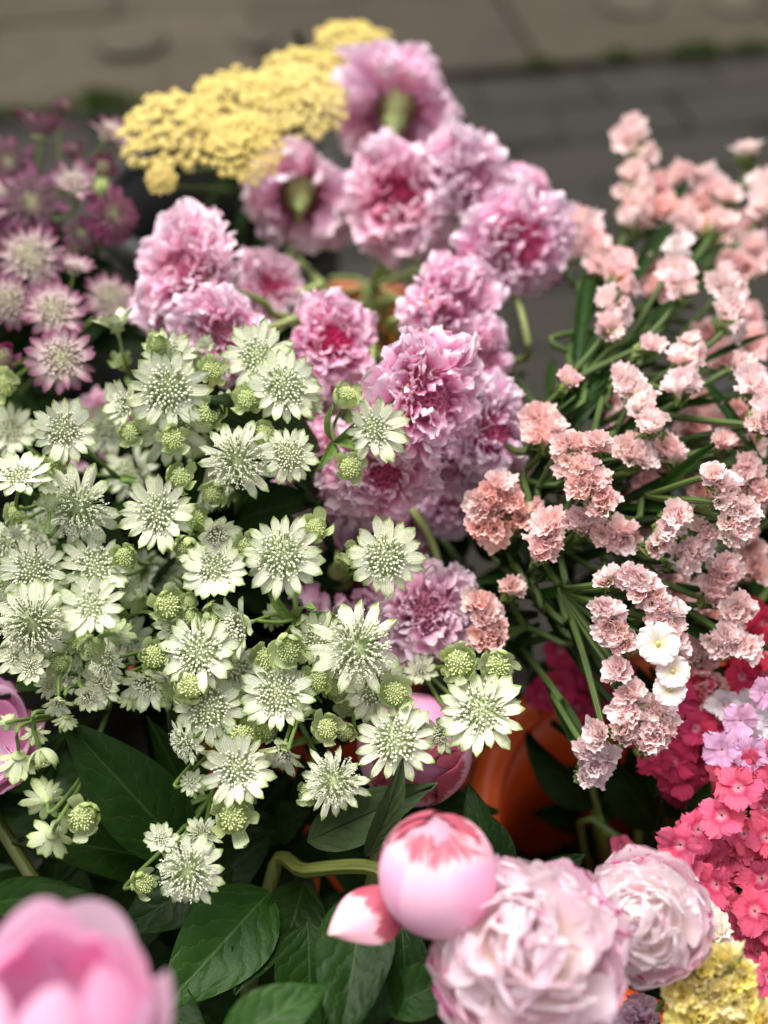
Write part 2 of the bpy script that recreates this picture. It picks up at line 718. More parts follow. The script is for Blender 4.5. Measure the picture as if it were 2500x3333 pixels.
def block_mesh(name, sx, sy, sz, mat, seed, bev=.012):
    r = random.Random(seed)
    V, F = [], []
    lv = [(1.0, 0), (1.0, sz - bev), (1 - bev * 1.6 / min(sx, sy), sz)]
    for s, z in lv:
        for cx, cy in ((-1, -1), (0, -1), (1, -1), (1, 0), (1, 1), (0, 1), (-1, 1), (-1, 0)):
            V.append((cx * sx / 2 * s + r.uniform(-.004, .004), cy * sy / 2 * s + r.uniform(-.004, .004), z + r.uniform(-.002, .002)))
    for j in range(2):
        for k in range(8):
            F.append((j * 8 + k, j * 8 + (k + 1) % 8, j * 8 + 8 + (k + 1) % 8, j * 8 + 8 + k))
    V.append((0, 0, sz + r.uniform(-.001, .004)))
    for k in range(8):
        F.append((16 + k, 16 + (k + 1) % 8, 24))
    return mk(name, V, F, None, (mat,), smooth=False)


pavement = bpy.data.objects.new('pavement', mk('pavement', [tuple(mid + ed * a + en * b + Vector((0, 0, -.004))) for a, b in ((-3, -3.2), (3, -3.2), (3, 0), (-3, 0))], [(0, 1, 2, 3)], None, (M_JOINT,), smooth=False))
C.objects.link(pavement)
pavement['kind'] = 'structure'
SETT = [block_mesh('paving_sett', .223, .132, .036, M_SETT, s, .006) for s in range(5)]
rz = Matrix.Rotation(math.atan2(ed.y, ed.x), 4, 'Z')
for row in range(17):
    for col in range(-7, 8):
        a = col * .228 + (row % 2) * .114
        p = mid + ed * a + en * (-.075 - row * .137)
        if p.y < .5:
            continue
        M = Matrix.Translation(p + Vector((0, 0, -.026 + random.uniform(-.003, .003)))) @ rz @ Matrix.Rotation(random.uniform(-.02, .02), 4, 'Z')
        add('paving_sett', random.choice(SETT), pavement, M)
footpath = bpy.data.objects.new('footpath', mk('footpath', [tuple(mid + ed * a + en * b + Vector((0, 0, .002))) for a, b in ((-4, .01), (4, .01), (4, 4), (-4, 4))], [(0, 1, 2, 3)], None, (M_BROWN,), smooth=False))
C.objects.link(footpath)
footpath['kind'] = 'structure'
SLAB = [block_mesh('paving_slab', .508, .364, .036, M_BROWN, 20 + s, .005) for s in range(4)]
for row in range(4):
    for col in range(-4, 5):
        p = mid + ed * (col * .512 + (row % 2) * .25) + en * (.19 + row * .368)
        M = Matrix.Translation(p + Vector((0, 0, -.018 + random.uniform(-.003, .003)))) @ rz
        add('paving_slab', random.choice(SLAB), footpath, M)


def moss_mesh(seed, n=240):
    r = random.Random(seed)
    V, F = [], []
    for i in range(n):
        a = r.uniform(0, 6.3)
        q = math.sqrt(r.random())
        x, y = q * math.cos(a), q * .45 * math.sin(a)
        h = r.uniform(.2, .55) * (1.1 - q)
        b = r.uniform(0, 6.3)
        dx, dy = .05 * math.cos(b), .05 * math.sin(b)
        o = len(V)
        V += [(x - dx, y - dy, 0), (x + dx, y + dy, 0), (x + r.uniform(-.18, .18), y + r.uniform(-.18, .18), h)]
        F.append((o, o + 1, o + 2))
    return mk('moss', V, F, None, (M_MOSS,), smooth=False)


MOSS = [moss_mesh(s) for s in range(3)]
mi = 0
for (px, py, s, lab) in ((325, 335, .085, 'tuft of green weeds beside the yellow yarrow'), (30, 370, .05, 'small weed tuft behind the dusky purple astrantia'),
                         (1760, 200, .035, 'moss clump on the edge between setts and slabs, beside scabiosa'), (2010, 178, .04, 'wide moss clump in the joint behind the statice'),
                         (2270, 160, .06, 'largest moss patch in the joint between setts and slabs'), (2440, 150, .04, 'moss patch at the slab edge next to the largest patch')):
    p = onground(px, py, .03)
    o = add('moss_tuft', MOSS[mi % 3], None, Matrix.Translation(p) @ rz @ Matrix.Scale(s, 4))
    mi += 1
    o['kind'] = 'stuff'
    o['label'] = lab
    o['category'] = 'moss'
for i, (px, py, s, lab) in enumerate(((830, 125, .034, 'pale round pebble on the brown paving behind the yarrow'), (430, 140, .05, 'flat pale stone on the brown paving'),
                                (2060, 12, .05, 'pale stone chip on the brown slabs beyond the moss'), (2390, 10, .045, 'small light stone on the paving beyond the largest moss'))):
    r_ = random.Random(50 + i)
    V, F, UVs = [], [], []
    ell(V, F, UVs, (0, 0, .2), 1, (0, 0, 1), .45, 9, 6)
    V = [(x * (1 + r_.uniform(-.12, .12)), y * (1 + r_.uniform(-.12, .12)), z) for x, y, z in V]
    o = add('pebble', mk('pebble', V, F, UVs, (M_PEBBLE,)), None, Matrix.Translation(onground(px, py, .022)) @ Matrix.Diagonal((s * 1.3, s * 1.3, s * .25, 1)))
    o['label'] = lab
    o['category'] = 'pebble'

# ------------------------------------------------------------------ buckets
BK = {'A': (-.03, .825), 'B': (-.075, .56), 'C': (.180, .385), 'D': (.335, .68), 'E': (-.31, .80), 'F': (-.16, 1.09), 'G': (-.02, .10)}
BL = {'A': 'orange plastic bucket holding the pink scabiosa stems', 'B': 'orange bucket under the green-white astrantia sprays',
      'C': 'orange bucket with a bare bright rim beside the peony buds', 'D': 'black bucket behind the sweet william holding pink statice',
      'E': 'black bucket under the dusky purple astrantia', 'F': 'black bucket holding the yellow yarrow stems', 'G': 'black bucket holding the peony stems'}
RT, RB, BH = .120, .088, .41
wall = [(.001, .006), (RB - .01, .006), (RB, .012), (RB + .01, .08), (RB + .024, .25), (RT - .006, BH - .03), (RT - .004, BH - .028)]
wall = [(.001, .0), (RB - .006, 0), (RB, .006), (RB + .012, .13), (RB + .025, .28), (RT - .006, BH - .012),
        (RT - .009, BH - .012), (RB + .021, .28), (RB + .008, .13), (RB - .004, .012), (.001, .010)]
lip = [(RT - .0095, BH - .010), (RT - .009, BH - .002), (RT - .004, BH + .003), (RT + .004, BH + .002), (RT + .010, BH - .004), (RT + .012, BH - .016), (RT + .010, BH - .026),
       (RT + .007, BH - .026), (RT + .008, BH - .012), (RT + .002, BH - .006), (RT - .0055, BH - .010)]
ME_WALL = mk('bucket_wall', *lathe(wall, 48), (M_BUCKET,))
ME_LIP = mk('rim', *lathe(lip, 64), (M_BUCKET,))
hp = [(RT + .013) * Vector((math.cos(a), 0, 0)) + Vector((0, -.03 - .11 * math.sin(a), BH - .02 - .085 * math.sin(a))) for a in [PI * i / 14 for i in range(15)]]
ME_HAND = mk('handle', *tube_data(hp, .0035, .0035, 6), (M_BUCKET,))
DARKB = []
for me_ in (ME_WALL, ME_LIP, ME_HAND):
    m2 = me_.copy()
    m2.materials.clear()
    m2.materials.append(M_BLACK)
    DARKB.append(m2)
for k, (x, y) in BK.items():
    dk = k in 'DEFG'
    b = thing('flower_bucket', BL[k], 'bucket', (x, y, .018), 'black buckets standing on the pavement' if dk else 'orange buckets standing on the pavement')
    if k in 'AB':
        b.scale = (.88, .88, 1)
    ms = DARKB if dk else (ME_WALL, ME_LIP, ME_HAND)
    add('wall', ms[0], b)
    add('rim', ms[1], b)
    add('handle', ms[2], b, Matrix.Rotation(random.uniform(2.2, 3.8), 4, 'Z'))


def bucket_path(k, spread=.06):
    x, y = BK[k]
    a = random.uniform(0, 2 * PI)
    q = math.sqrt(random.random())
    rim = Vector((x + .085 * q * math.cos(a), y + .085 * q * math.sin(a), .44))
    bot = Vector((x - spread * q * math.cos(a), y - spread * q * math.sin(a), .045))
    return [rim, bot]


# ------------------------------------------------------------------ astrantia
BR = {
    'o': [petal_mesh('bract', M_BRACT, .97, random.uniform(.24, .31), pf_bract, R(random.uniform(14, 24)), R(random.uniform(-12, 20)), random.uniform(-.25, .4), .025, 1.5, s, 4, 7) for s in range(8)],
    'm': [petal_mesh('bract', M_BRACT, random.uniform(.9, 1.08), random.uniform(.21, .28), pf_bract, R(random.uniform(5, 14)), R(random.uniform(-35, 5)), random.uniform(-.5, .3), .03, 1.5, 30 + s, 4, 7) for s in range(8)],
    'b': [petal_mesh('bract', M_BRACT, 1.85, random.uniform(.55, .68), pf_bract, R(random.uniform(2, 14)), R(random.uniform(100, 128)), random.uniform(.15, .4), .03, 1.5, 60 + s, 4, 8) for s in range(8)],
    's': [petal_mesh('bract', M_BRACT, 1.25, random.uniform(.34, .44), pf_bract, R(random.uniform(52, 64)), R(random.uniform(12, 40)), random.uniform(.1, .5), .03, 1.5, 90 + s, 4, 7) for s in range(8)],
}
BRP = {}
for k_, l_ in BR.items():
    BRP[k_] = []
    for me_ in l_:
        m2 = me_.copy()
        m2.materials.clear()
        m2.materials.append(M_BRACT_P)
        BRP[k_].append(m2)


def pins_mesh(name, n, rad, dome, z0, bead, seed, mat, fluffy=0.0, jit=.05, hole=0.0):
    r = random.Random(seed)
    V, F, UVs = [], [], []
    for i in range(n):
        q = math.sqrt((i + .6) / n)
        q = hole + (1 - hole) * q
        a = i * 2.39996 + r.uniform(-.18, .18)
        rr = rad * q * (1 + r.uniform(-jit, jit))
        z = z0 + dome * (1 - q * q) ** .7 + r.uniform(-jit, jit) * .6
        tip = Vector((rr * math.cos(a), rr * math.sin(a), z))
        base = Vector((tip.x * .12, tip.y * .12, z0 - .12))
        d = (tip - base).normalized()
        # filament
        o = len(V)
        s1 = d.orthogonal().normalized()
        s2 = d.cross(s1)
        for t, w in ((0, .010), (1, .017)):
            c = base.lerp(tip, t)
            for kk in range(3):
                an = kk * 2.0944
                V.append(c + s1 * (w * math.cos(an)) + s2 * (w * math.sin(an)))
                UVs.append((.2, .1 if t == 0 else .55))
        for kk in range(3):
            F.append((o + kk, o + (kk + 1) % 3, o + 3 + (kk + 1) % 3, o + 3 + kk))
        b = bead * r.uniform(.8, 1.15)
        ell(V, F, UVs, tip, b, d, 1.15, 5, 3, .72, 1.0)
        if fluffy:
            for kk in range(4):
                if r.random() > fluffy:
                    continue
                dd = (d + Vector((r.uniform(-.8, .8), r.uniform(-.8, .8), r.uniform(-.5, .6)))).normalized()
                e = tip + dd * (bead * r.uniform(1.7, 3.0))
                s1 = dd.orthogonal().normalized() * .008
                o = len(V)
                V += [tip + s1, tip - s1, e]
                UVs += [(.5, .9), (.5, .9), (1, 1)]
                F.append((o, o + 1, o + 2))
                ell(V, F, UVs, e, .017, dd, 1.3, 4, 2, .95, 1.0)
    return mk(name, V, F, UVs, (mat,))


PN = {
    'o': [pins_mesh('pincushion', 120, .60, .13, .11, .035, 10 + s, M_PIN, .0, .06) for s in range(4)],
    'm': [pins_mesh('pincushion', 130, .68, .22, .10, .031, 20 + s, M_PIN, .75, .09, .12) for s in range(4)],
    'b': [pins_mesh('pincushion', 60, .60, .26, -.05, .055, 30 + s, M_PIN, 0, .03) for s in range(4)],
    's': [pins_mesh('pincushion', 60, .50, .22, .42, .048, 40 + s, M_PIN, .3) for s in range(4)],
}
PNP = {}
for k_, l_ in PN.items():
    PNP[k_] = []
    for me_ in l_:
        m2 = me_.copy()
        m2.materials.clear()
        m2.materials.append(M_PIN_P)
        PNP[k_].append(m2)
M_DISC = m_greenbit('disc_pale', rgb(.30, .38, .15), rgb(.46, .53, .26))
HB = {
    'm': mk('flower_head', *lathe([(.01, -.34), (.06, -.3), (.08, -.16), (.13, -.05), (.30, .02), (.32, .06), (.2, .10), (.01, .12)], 12), (M_DISC,)),
    'o': mk('flower_head', *lathe([(.01, -.34), (.06, -.3), (.08, -.16), (.2, -.03), (.44, .03), (.47, .06), (.3, .11), (.01, .15)], 14), (M_DISC,)),
    'b': mk('flower_head', *lathe([(.01, -1.0), (.12, -.95), (.3, -.72), (.52, -.45), (.6, -.12), (.35, .06), (.01, .14)], 10), (M_CALYX,)),
}
HB['s'] = HB['m']
LEAFLET = [petal_mesh('leaf', M_LEAFLET, 1, .34, pf_leaf, R(30), R(-20), .2, .05, 3, s, 6, 8, 0, .05, .3) for s in range(3)]

GREEN = (.83, .85, .65, 1)
PINK_PALE = (.66, .50, .50, 1)
DUSKY = (.20, .095, .14, 1)
DARKP = (.25, .05, .13, 1)
BEADG = (.86, .87, .68, 1)
BEADB = (.74, .82, .34, 1)
BEADP = (.80, .66, .60, 1)
BEADD = (.22, .10, .15, 1)


def head(root, P, n, rad, kind, pal='g', cnt=None):
    Rr = rad
    M = rel(root, frame(P, n, random.uniform(0, 6.3), Rr))
    h = add('flower_head', HB[kind], root, M)
    bset, pset = (BR, PN) if pal == 'g' else (BRP, PNP)
    base = {'g': GREEN, 'p': PINK_PALE, 'd': DUSKY, 'k': DARKP}[pal]
    if kind == 'o':
        cnt = cnt or random.randint(17, 20)
    elif kind == 'm':
        cnt = cnt or random.randint(14, 17)
    elif kind == 'b':
        cnt = cnt or random.randint(9, 11)
    else:
        cnt = cnt or random.randint(11, 13)
    lift = random.uniform(-10, 16)
    wid = random.uniform(.85, 1.12)
    for i in range(cnt):
        a = 2 * PI * (i + random.uniform(-.2, .2)) / cnt
        if kind == 'm' and random.random() < .06:
            continue
        layer = i % 2
        el = R(-layer * 7 + random.uniform(-6, 6) + (lift if kind in 'om' else 0))
        s = random.uniform(.86, 1.06)
        z = -.95 if kind == 'b' else -.02 - .02 * layer
        if kind == 'b':
            s *= .95 + .08 * layer
        X = Matrix.Rotation(a, 4, 'Z') @ Matrix.Translation((.06, 0, z)) @ Matrix.Rotation(-el, 4, 'Y') @ Matrix.Rotation(R(random.uniform(-9, 9)), 4, 'X') @ Matrix.Diagonal((s, s * wid * random.uniform(.8, 1.15), s, 1))
        c = base
        if kind == 'b' and pal == 'g':
            c = (.74, .82, .46, 1)
        add('bract', random.choice(bset[kind]), h, X, vary(c, .06))
    bc = {'g': BEADG, 'p': BEADP, 'd': BEADD, 'k': DARKP}[pal]
    if kind == 'b' and pal == 'g':
        bc = BEADB
    add('pincushion', random.choice(pset[kind]), h, Matrix.Rotation(random.uniform(0, 6.3), 4, 'Z'), vary(bc, .05), 'stuff')
    return h


def da(py):
    return .622 - (py - 1160) / 1676 * .05


def spray(label, heads, pal='g', bucket='B', dep=None, group=None, leaf=None, via=None, nodeoff=None):
    if pal == 'g':
        extra = []
        for hd in heads:
            if hd[3] in 'om' and random.random() < .55:
                an = random.uniform(0, 6.3)
                q = hd[2] * random.uniform(.5, .62) + 25
                extra.append((hd[0] + q * math.cos(an), hd[1] + q * math.sin(an), random.uniform(62, 92), random.choice('bbs'), random.uniform(-.3, .3), random.uniform(-.3, .3), (hd[6] if len(hd) > 6 else 0) + .012))
        heads = list(heads) + extra
    pts = []
    for hd in heads:
        px, py, dia, kind, tx, ty = hd[:6]
        dd = (dep(py) if dep else da(py)) + (hd[6] if len(hd) > 6 else 0)
        pts.append((W(px, py, dd), dd))
    cen = sum((p for p, _ in pts), Vector()) / len(pts)
    rim, bot = bucket_path(bucket)
    dn = (rim - cen).normalized()
    node = cen + dn * .038 + FWD * .022
    if leaf:
        node = W(leaf[0], leaf[1], (dep(leaf[1]) if dep else da(leaf[1])) + .012)
    nm = 'astrantia_spray'
    root = thing(nm, label, 'astrantia', bot, group or ('sprays of green-white astrantia' if pal == 'g' else 'sprays of purple and pink astrantia'))
    for hd, (P, dd) in zip(heads, pts):
        px, py, dia, kind, tx, ty = hd[:6]
        tx, ty = tx + random.uniform(-.26, .26), ty + random.uniform(-.26, .26)
        pl = hd[7] if len(hd) > 7 else pal
        back = kind == 'r'
        kk = 's' if back else kind
        rad = dia / FPX * dd / 2
        n = nrm(P, tx, ty, back)
        if kk == 'b':
            rad *= 1.22
        if kk == 's':
            rad *= 1.1
        if kk == 'o' or kk == 'm':
            rad *= 1.2
        head(root, P, n, rad, kk, pl)
        base = P - n * rad * (.95 if kk == 'b' else .3)
        q = base - n * .014
        stem(root, [base, q, (q + node) / 2 + Vector((0, 0, -.002)), node], .0009, .0011, M_STEM, 'pedicel', 4)
    path = [node, node.lerp(rim, .5) + Vector((random.uniform(-.01, .01), random.uniform(-.01, .01), 0)), rim, bot]
    if via:
        path = [node] + [W(*v) for v in via] + path[2:]
    stem(root, path, .0014, .0022, M_STEM if pal == 'g' else M_STEM_DARK)
    nl = 4 if leaf else 2
    for i in range(nl):
        v = nrm(node, random.uniform(-.9, .9), random.uniform(-.4, .8))
        s = random.uniform(.018, .028) if leaf else random.uniform(.012, .018)
        X = frame(node, v, random.uniform(0, 6.3), s)
        X = X @ Matrix.Rotation(R(-50), 4, 'Y')
        add('leaf', LEAFLET[i % 3], root, rel(root, X), (1, 1, 1, 1))
    # dark lower leaves around the stem
    for i in range(7):
        t = random.uniform(.2, .95)
        p = node.lerp(rim, t)
        v = Vector((random.uniform(-1, 1), random.uniform(-1, 1), random.uniform(.2, .9)))
        X = frame(p, v, random.uniform(0, 6.3), random.uniform(.06, .10)) @ Matrix.Rotation(R(-30), 4, 'Y')
        add('leaf', LEAFLOW[i % 3], root, rel(root, X), (1, 1, 1, 1))
    return root


LEAFLOW = [petal_mesh('leaf', M_LEAF, 1, .42, pf_leaf, R(20), R(-35), .1, .04, 2.5, 5 + s, 6, 9, 0, .03, .25) for s in range(3)]

SPRAYS = [
    ('astrantia spray whose broad open flower overlaps others, ringed by four buds',
     [(549, 1269, 240, 'o', 0, .12), (548, 1165, 170, 'o', 0, .45, .022), (425, 1312, 150, 's', -.5, .1, .02), (560, 1385, 230, 'o', .1, -.5, .024),
      (423, 1409, 75, 'b', -.1, 0, .005), (564, 1430, 90, 'b', .2, -.1, .0), (690, 1203, 85, 'b', .3, .2), (682, 1339, 95, 'b', .15, .05)]),
    ('two open astrantia flowers side by side over a yellow-green bud, touching pink scabiosa',
     [(838, 1161, 205, 'o', -.1, .25, .01), (922, 1262, 215, 'o', .1, .08), (805, 1297, 85, 'b', 0, .1), (1000, 1320, 90, 's', .5, 0, .02)]),
    ('astrantia spray with a greyish shaggy star flower beside a smaller open one',
     [(776, 1498, 225, 'm', 0, .05), (941, 1482, 160, 'o', .1, .05, -.004), (858, 1408, 80, 'b', .1, .4), (735, 1340, 140, 'm', 0, .3, .03)]),
    ('astrantia spray standing against deep pink scabiosa, toothed leaf between two cups',
     [(1215, 1401, 200, 'o', .25, .25), (1134, 1281, 90, 'b', .15, .6), (1142, 1520, 95, 'b', .1, -.1)], (1085, 1440)),
    ('single white-green astrantia flower with a lopsided fan of bracts above one bud',
     [(209, 1403, 195, 'o', .1, .25), (190, 1504, 85, 'b', .4, 0, .01)]),
    ('soft astrantia spray below the purple one, flower tipped up like a saucer',
     [(60, 1558, 195, 'o', .15, .5, -.02), (38, 1406, 165, 'o', -.1, .2, .06), (49, 1668, 60, 'b', 0, .2), (163, 1656, 85, 'r', -.2, .7, -.01)]),
    ('greyish shaggy astrantia flower with long splayed lower bracts beside small buds',
     [(258, 1650, 235, 'm', .05, .0), (168, 1545, 130, 'm', -.3, .3, .03)]),
    ('round open astrantia flower with wide-spaced bracts above three veined buds',
     [(518, 1672, 225, 'o', 0, .05), (586, 1553, 90, 'b', .1, .4, .006), (635, 1688, 85, 'b', .3, .1, .01), (602, 1786, 75, 'b', -.1, -.4), (692, 1732, 140, 's', .6, -.1)]),
    ('open astrantia flower leaning over a smaller shaggy grey head',
     [(108, 1856, 200, 'o', .1, .15), (27, 1764, 140, 'm', -.2, .2, .02), (20, 1900, 120, 'm', -.2, .0, .03)]),
    ('tilted astrantia flower with a green bud at its upper edge, partly hidden by another',
     [(309, 1851, 215, 'o', 0, .4, .008), (404, 1813, 82, 'b', .2, .1, .004), (400, 1905, 90, 's', .4, -.2, .02)]),
    ('soft-edged astrantia flower raised above all others of the bunch',
     [(296, 1979, 195, 'o', -.1, .15, -.035), (380, 2060, 95, 'r', .3, .3, -.02)]),
    ('big shaggy astrantia flower with dark purple heart and drooping ragged bracts',
     [(108, 2028, 245, 'm', -.05, .0, -.005), (98, 2174, 115, 's', -.1, .1), (163, 2228, 90, 'm', .1, -.2, .01)]),
    ('astrantia flower facing the peony leaf with striped bud and two tiny yellow buds',
     [(700, 1851, 200, 'o', .05, .05), (548, 1968, 115, 'b', .2, .1), (618, 1956, 50, 'b', 0, .2), (622, 2005, 55, 'b', .1, -.2), (460, 1945, 100, 'r', -.4, .2, .03)]),
    ('large open astrantia flower between two round yellow-green buds',
     [(919, 1808, 235, 'o', 0, .05), (803, 1786, 90, 'b', -.1, .1, .006), (1025, 1718, 92, 'b', .1, .2, .004)]),
    ('lone open astrantia flower with a bud tucked behind, over a pale scabiosa',
     [(1256, 1813, 220, 'o', .05, .05), (1158, 1802, 80, 'b', -.4, .1, .012)]),
    ('wide flat astrantia flower with bracts swept up on one side, buds around',
     [(651, 2125, 235, 'o', -.1, .2), (711, 2028, 115, 'b', .1, -.1), (502, 2136, 105, 'b', 0, .1), (575, 2040, 130, 's', -.3, .0, .02)]),
    ('astrantia flower seen from its side with a leafy star node on the stem',
     [(800, 2030, 190, 's', -.6, -.3), (870, 2142, 100, 'b', 0, .05), (880, 2010, 90, 'r', .3, .1, .02)], (965, 2015)),
    ('open astrantia flower tucked behind a narrow tilted bud',
     [(1035, 2082, 185, 'o', .1, .05, .006), (941, 2120, 105, 'b', .1, -.2, -.008)]),
    ('shaggy astrantia star with very long separate white bracts over a tan flower',
     [(1163, 2110, 265, 'm', 0, .1, -.008), (1218, 2234, 195, 'o', .05, 0, .014), (1286, 2256, 100, 'b', .05, .0)]),
    ('bright astrantia flower overhanging the orange bucket, two round buds above',
     [(1570, 2321, 250, 'o', .1, .1), (1494, 2158, 118, 'b', 0, .05), (1622, 2169, 112, 'b', .35, .05), (1375, 2190, 105, 's', 0, .4, .05), (1440, 2386, 115, 's', -.5, -.3, .015)]),
    ('astrantia flower lying against the pink peony bud, bracts hanging',
     [(1288, 2413, 230, 'o', 0, .15), (1353, 2353, 80, 'b', .3, -.3, .01)]),
    ('round astrantia flower with three small buds trailing to one side',
     [(908, 2261, 215, 'o', 0, .1), (1033, 2212, 90, 'b', -.1, .1), (1087, 2240, 75, 'b', .2, -.1, .012), (1125, 2294, 75, 'b', -.1, -.3, .02)]),
    ('astrantia flower under a cup-shaped yellowish bud, bracts curling down',
     [(678, 2304, 200, 'o', 0, -.15, .005), (624, 2229, 115, 'b', 0, .1, -.004), (700, 2385, 85, 'b', 0, -.4, .01)]),
    ('drooping astrantia spray with three shaggy heads turned sideways',
     [(488, 2205, 165, 's', -.4, -.5), (347, 2147, 150, 'm', -.55, -.1), (244, 2104, 120, 'm', -.1, .1, .02), (430, 2260, 90, 'r', .2, -.6, .02)]),
    ('two nodding astrantia cups hanging beside the dark peony leaf tip',
     [(282, 2261, 105, 's', .1, -.2), (190, 2277, 95, 's', -.3, -.5), (215, 2330, 80, 'r', .1, -.7, .015)]),
    ('hanging astrantia buds seen from behind against a pink peony petal',
     [(114, 2380, 80, 'r', 0, -.6), (60, 2456, 135, 'r', -.15, -.7, -.004), (146, 2483, 85, 'b', .1, -.85), (30, 2350, 60, 'r', -.2, -.2)]),
    ('astrantia flower with hanging skirt of bracts above the dark foliage',
     [(770, 2505, 225, 'o', 0, -.1), (787, 2391, 105, 'b', .1, .3, .005), (865, 2375, 80, 'b', .2, 0, .008), (792, 2598, 80, 'b', .1, -.3, .012)]),
    ('side-on astrantia cup with striped bract hood over its pins',
     [(925, 2425, 150, 's', -.1, -.6), (968, 2345, 110, 'r', .1, .6), (1066, 2370, 88, 'b', .3, .1)]),
    ('separate astrantia star with one bud above grey-green peony leaf',
     [(1087, 2543, 195, 'm', .05, .05), (1008, 2576, 85, 'b', -.1, .0, .006)]),
    ('narrow shaggy astrantia head nodding sideways beside the peony leaves',
     [(608, 2418, 140, 'm', -.6, -.35), (621, 2554, 90, 'r', .5, .2, .02)]),
    ('lowest astrantia spray, shaggy white flower drooping over dark leaves',
     [(613, 2836, 215, 'm', -.1, -.3), (526, 2738, 105, 's', -.4, .3, .006), (754, 2663, 125, 'b', .05, 0), (656, 2722, 115, 'm', .1, -.2, .02)]),
    ('cluster of nodding astrantia cups hanging below the pink peony petal',
     [(152, 2608, 130, 'r', -.2, .5), (170, 2710, 135, 'r', -.15, -.7), (266, 2663, 115, 'b', .1, 0, -.004)]),
    ('upright green-white astrantia cup standing between pink astrantia and scabiosa',
     [(383, 1080, 140, 's', 0, .85, .05), (395, 1170, 60, 'b', .1, .3, .06)]),
    ('blurred pale astrantia flowers deep under the upper heads',
     [(345, 1400, 150, 'o', 0, .2, .09), (430, 1540, 170, 'o', 0, .2, .09), (690, 1580, 170, 'o', .1, .1, .085), (130, 1720, 150, 'm', 0, .2, .06), (460, 1850, 150, 'o', -.1, .2, .07),
      (560, 1880, 150, 'm', .1, .1, .075)]),
    ('shaded astrantia heads filling the gaps beneath the dense lower flowers',
     [(420, 2080, 150, 'm', 0, .1, .045), (560, 2230, 150, 'm', 0, 0, .045), (760, 2170, 170, 'o', 0, .1, .045), (980, 2190, 160, 'o', 0, 0, .05), (800, 2290, 150, 'm', 0, 0, .04),
      (330, 2230, 140, 's', 0, -.2, .03), (230, 2190, 120, 's', -.2, -.2, .035), (60, 2130, 120, 's', -.2, -.2, .035), (1120, 2190, 120, 's', .1, 0, .04)]),
]
for sp in SPRAYS:
    spray(sp[0], sp[1], leaf=sp[2] if len(sp) > 2 else None)


def dp(py):
    return max(.66, canopy(py, .655))


PUR = [
    ('pale pink astrantia spray with white-based bracts, bud nearby',
     [(100, 841, 205, 'o', .05, .1), (36, 986, 160, 'o', -.1, .1), (240, 890, 110, 's', .1, .7)], 'p'),
    ('two rosy astrantia flowers with magenta bract tips above the green-white bunch',
     [(178, 1016, 185, 'o', 0, .2), (202, 1173, 195, 'o', .05, .05, .0, 'p')], 'p'),
    ('out of focus pinkish astrantia flower behind the green cup',
     [(362, 974, 165, 'o', .1, .2, .06), (12, 1250, 90, 'b', 0, .2, 0, 'g'), (10, 1160, 90, 'b', 0, .2, 0, 'k')], 'p'),
    ('dusky astrantia flower in profile under a pointed pink bud',
     [(133, 455, 190, 's', .1, .85), (31, 530, 160, 'm', -.1, .3), (207, 335, 55, 'b', .1, .9), (235, 478, 65, 'b', .1, .9)], 'd'),
    ('pale winged astrantia cup over a wine-red bud next to yellow yarrow',
     [(345, 455, 140, 's', .3, .8, 0, 'p'), (337, 545, 75, 'b', .1, .2, 0, 'k'), (329, 603, 55, 'b', .1, .3, 0, 'g')], 'd'),
    ('large mauve shaggy astrantia flower beside a creamy cup',
     [(102, 665, 225, 'm', 0, .2), (243, 619, 150, 's', .2, .75, -.02, 'p'), (16, 650, 140, 'o', -.3, .2, 0, 'p')], 'd'),
    ('dark plum astrantia flower turned sideways beneath yellow bud',
     [(368, 700, 180, 'm', .3, .5, 0, 'k'), (270, 760, 130, 'm', .1, .4, .02, 'd'), (60, 760, 150, 'o', -.1, .3, .03, 'd')], 'd'),
]
for sp in PUR:
    spray(sp[0], sp[1], sp[2], 'E', dp)

# ------------------------------------------------------------------ scabiosa
SP = [petal_mesh('petal', M_SCAB, 1, random.uniform(.75, 1.05), pf_obov, R(random.uniform(10, 35)), R(random.uniform(-60, 20)), random.uniform(-.5, .6),
                 random.uniform(.10, .2), random.uniform(1.2, 2.3), 200 + s, 7, 6, random.uniform(.1, .3), .05) for s in range(12)]


def scab_centre(seed, n=110):
    r = random.Random(seed)
    V, F, UVs = [], [], []
    for i in range(n):
        q = math.sqrt((i + .5) / n)
        a = i * 2.39996
        c = Vector((.46 * q * math.cos(a), .46 * q * math.sin(a), .30 + .16 * (1 - q * q)))
        d = Vector((c.x * 1.2, c.y * 1.2, .8)).normalized()
        s1 = d.orthogonal().normalized()
        s2 = d.cross(s1)
        h = r.uniform(.07, .16)
        w = r.uniform(.030, .05)
        o = len(V)
        for t, ww in ((0, .5), (.7, 1.0), (1.0, 1.5)):
            for kk in range(5):
                an = kk * 1.2566 + r.uniform(-.2, .2)
                V.append(c + d * (h * t + r.uniform(-.012, .012)) + (s1 * math.cos(an) + s2 * math.sin(an)) * (w * ww))
                UVs.append((kk / 5, .15 + t * .5))
        for t in range(2):
            for kk in range(5):
                F.append((o + t * 5 + kk, o + t * 5 + (kk + 1) % 5, o + t * 5 + 5 + (kk + 1) % 5, o + t * 5 + 5 + kk))
    return mk('centre', V, F, UVs, (M_SCAB,))


SC_C = [scab_centre(s) for s in range(3)]
V, F, UVs = lathe([(.01, -.50), (.06, -.48), (.09, -.34), (.15, -.26), (.165, -.12), (.13, .08), (.16, .2), (.3, .32), (.01, .38)], 14)
SC_B = mk('calyx', V, F, UVs, (M_CALYX,))


def ds(py):
    return max(.66, canopy(py, .64))


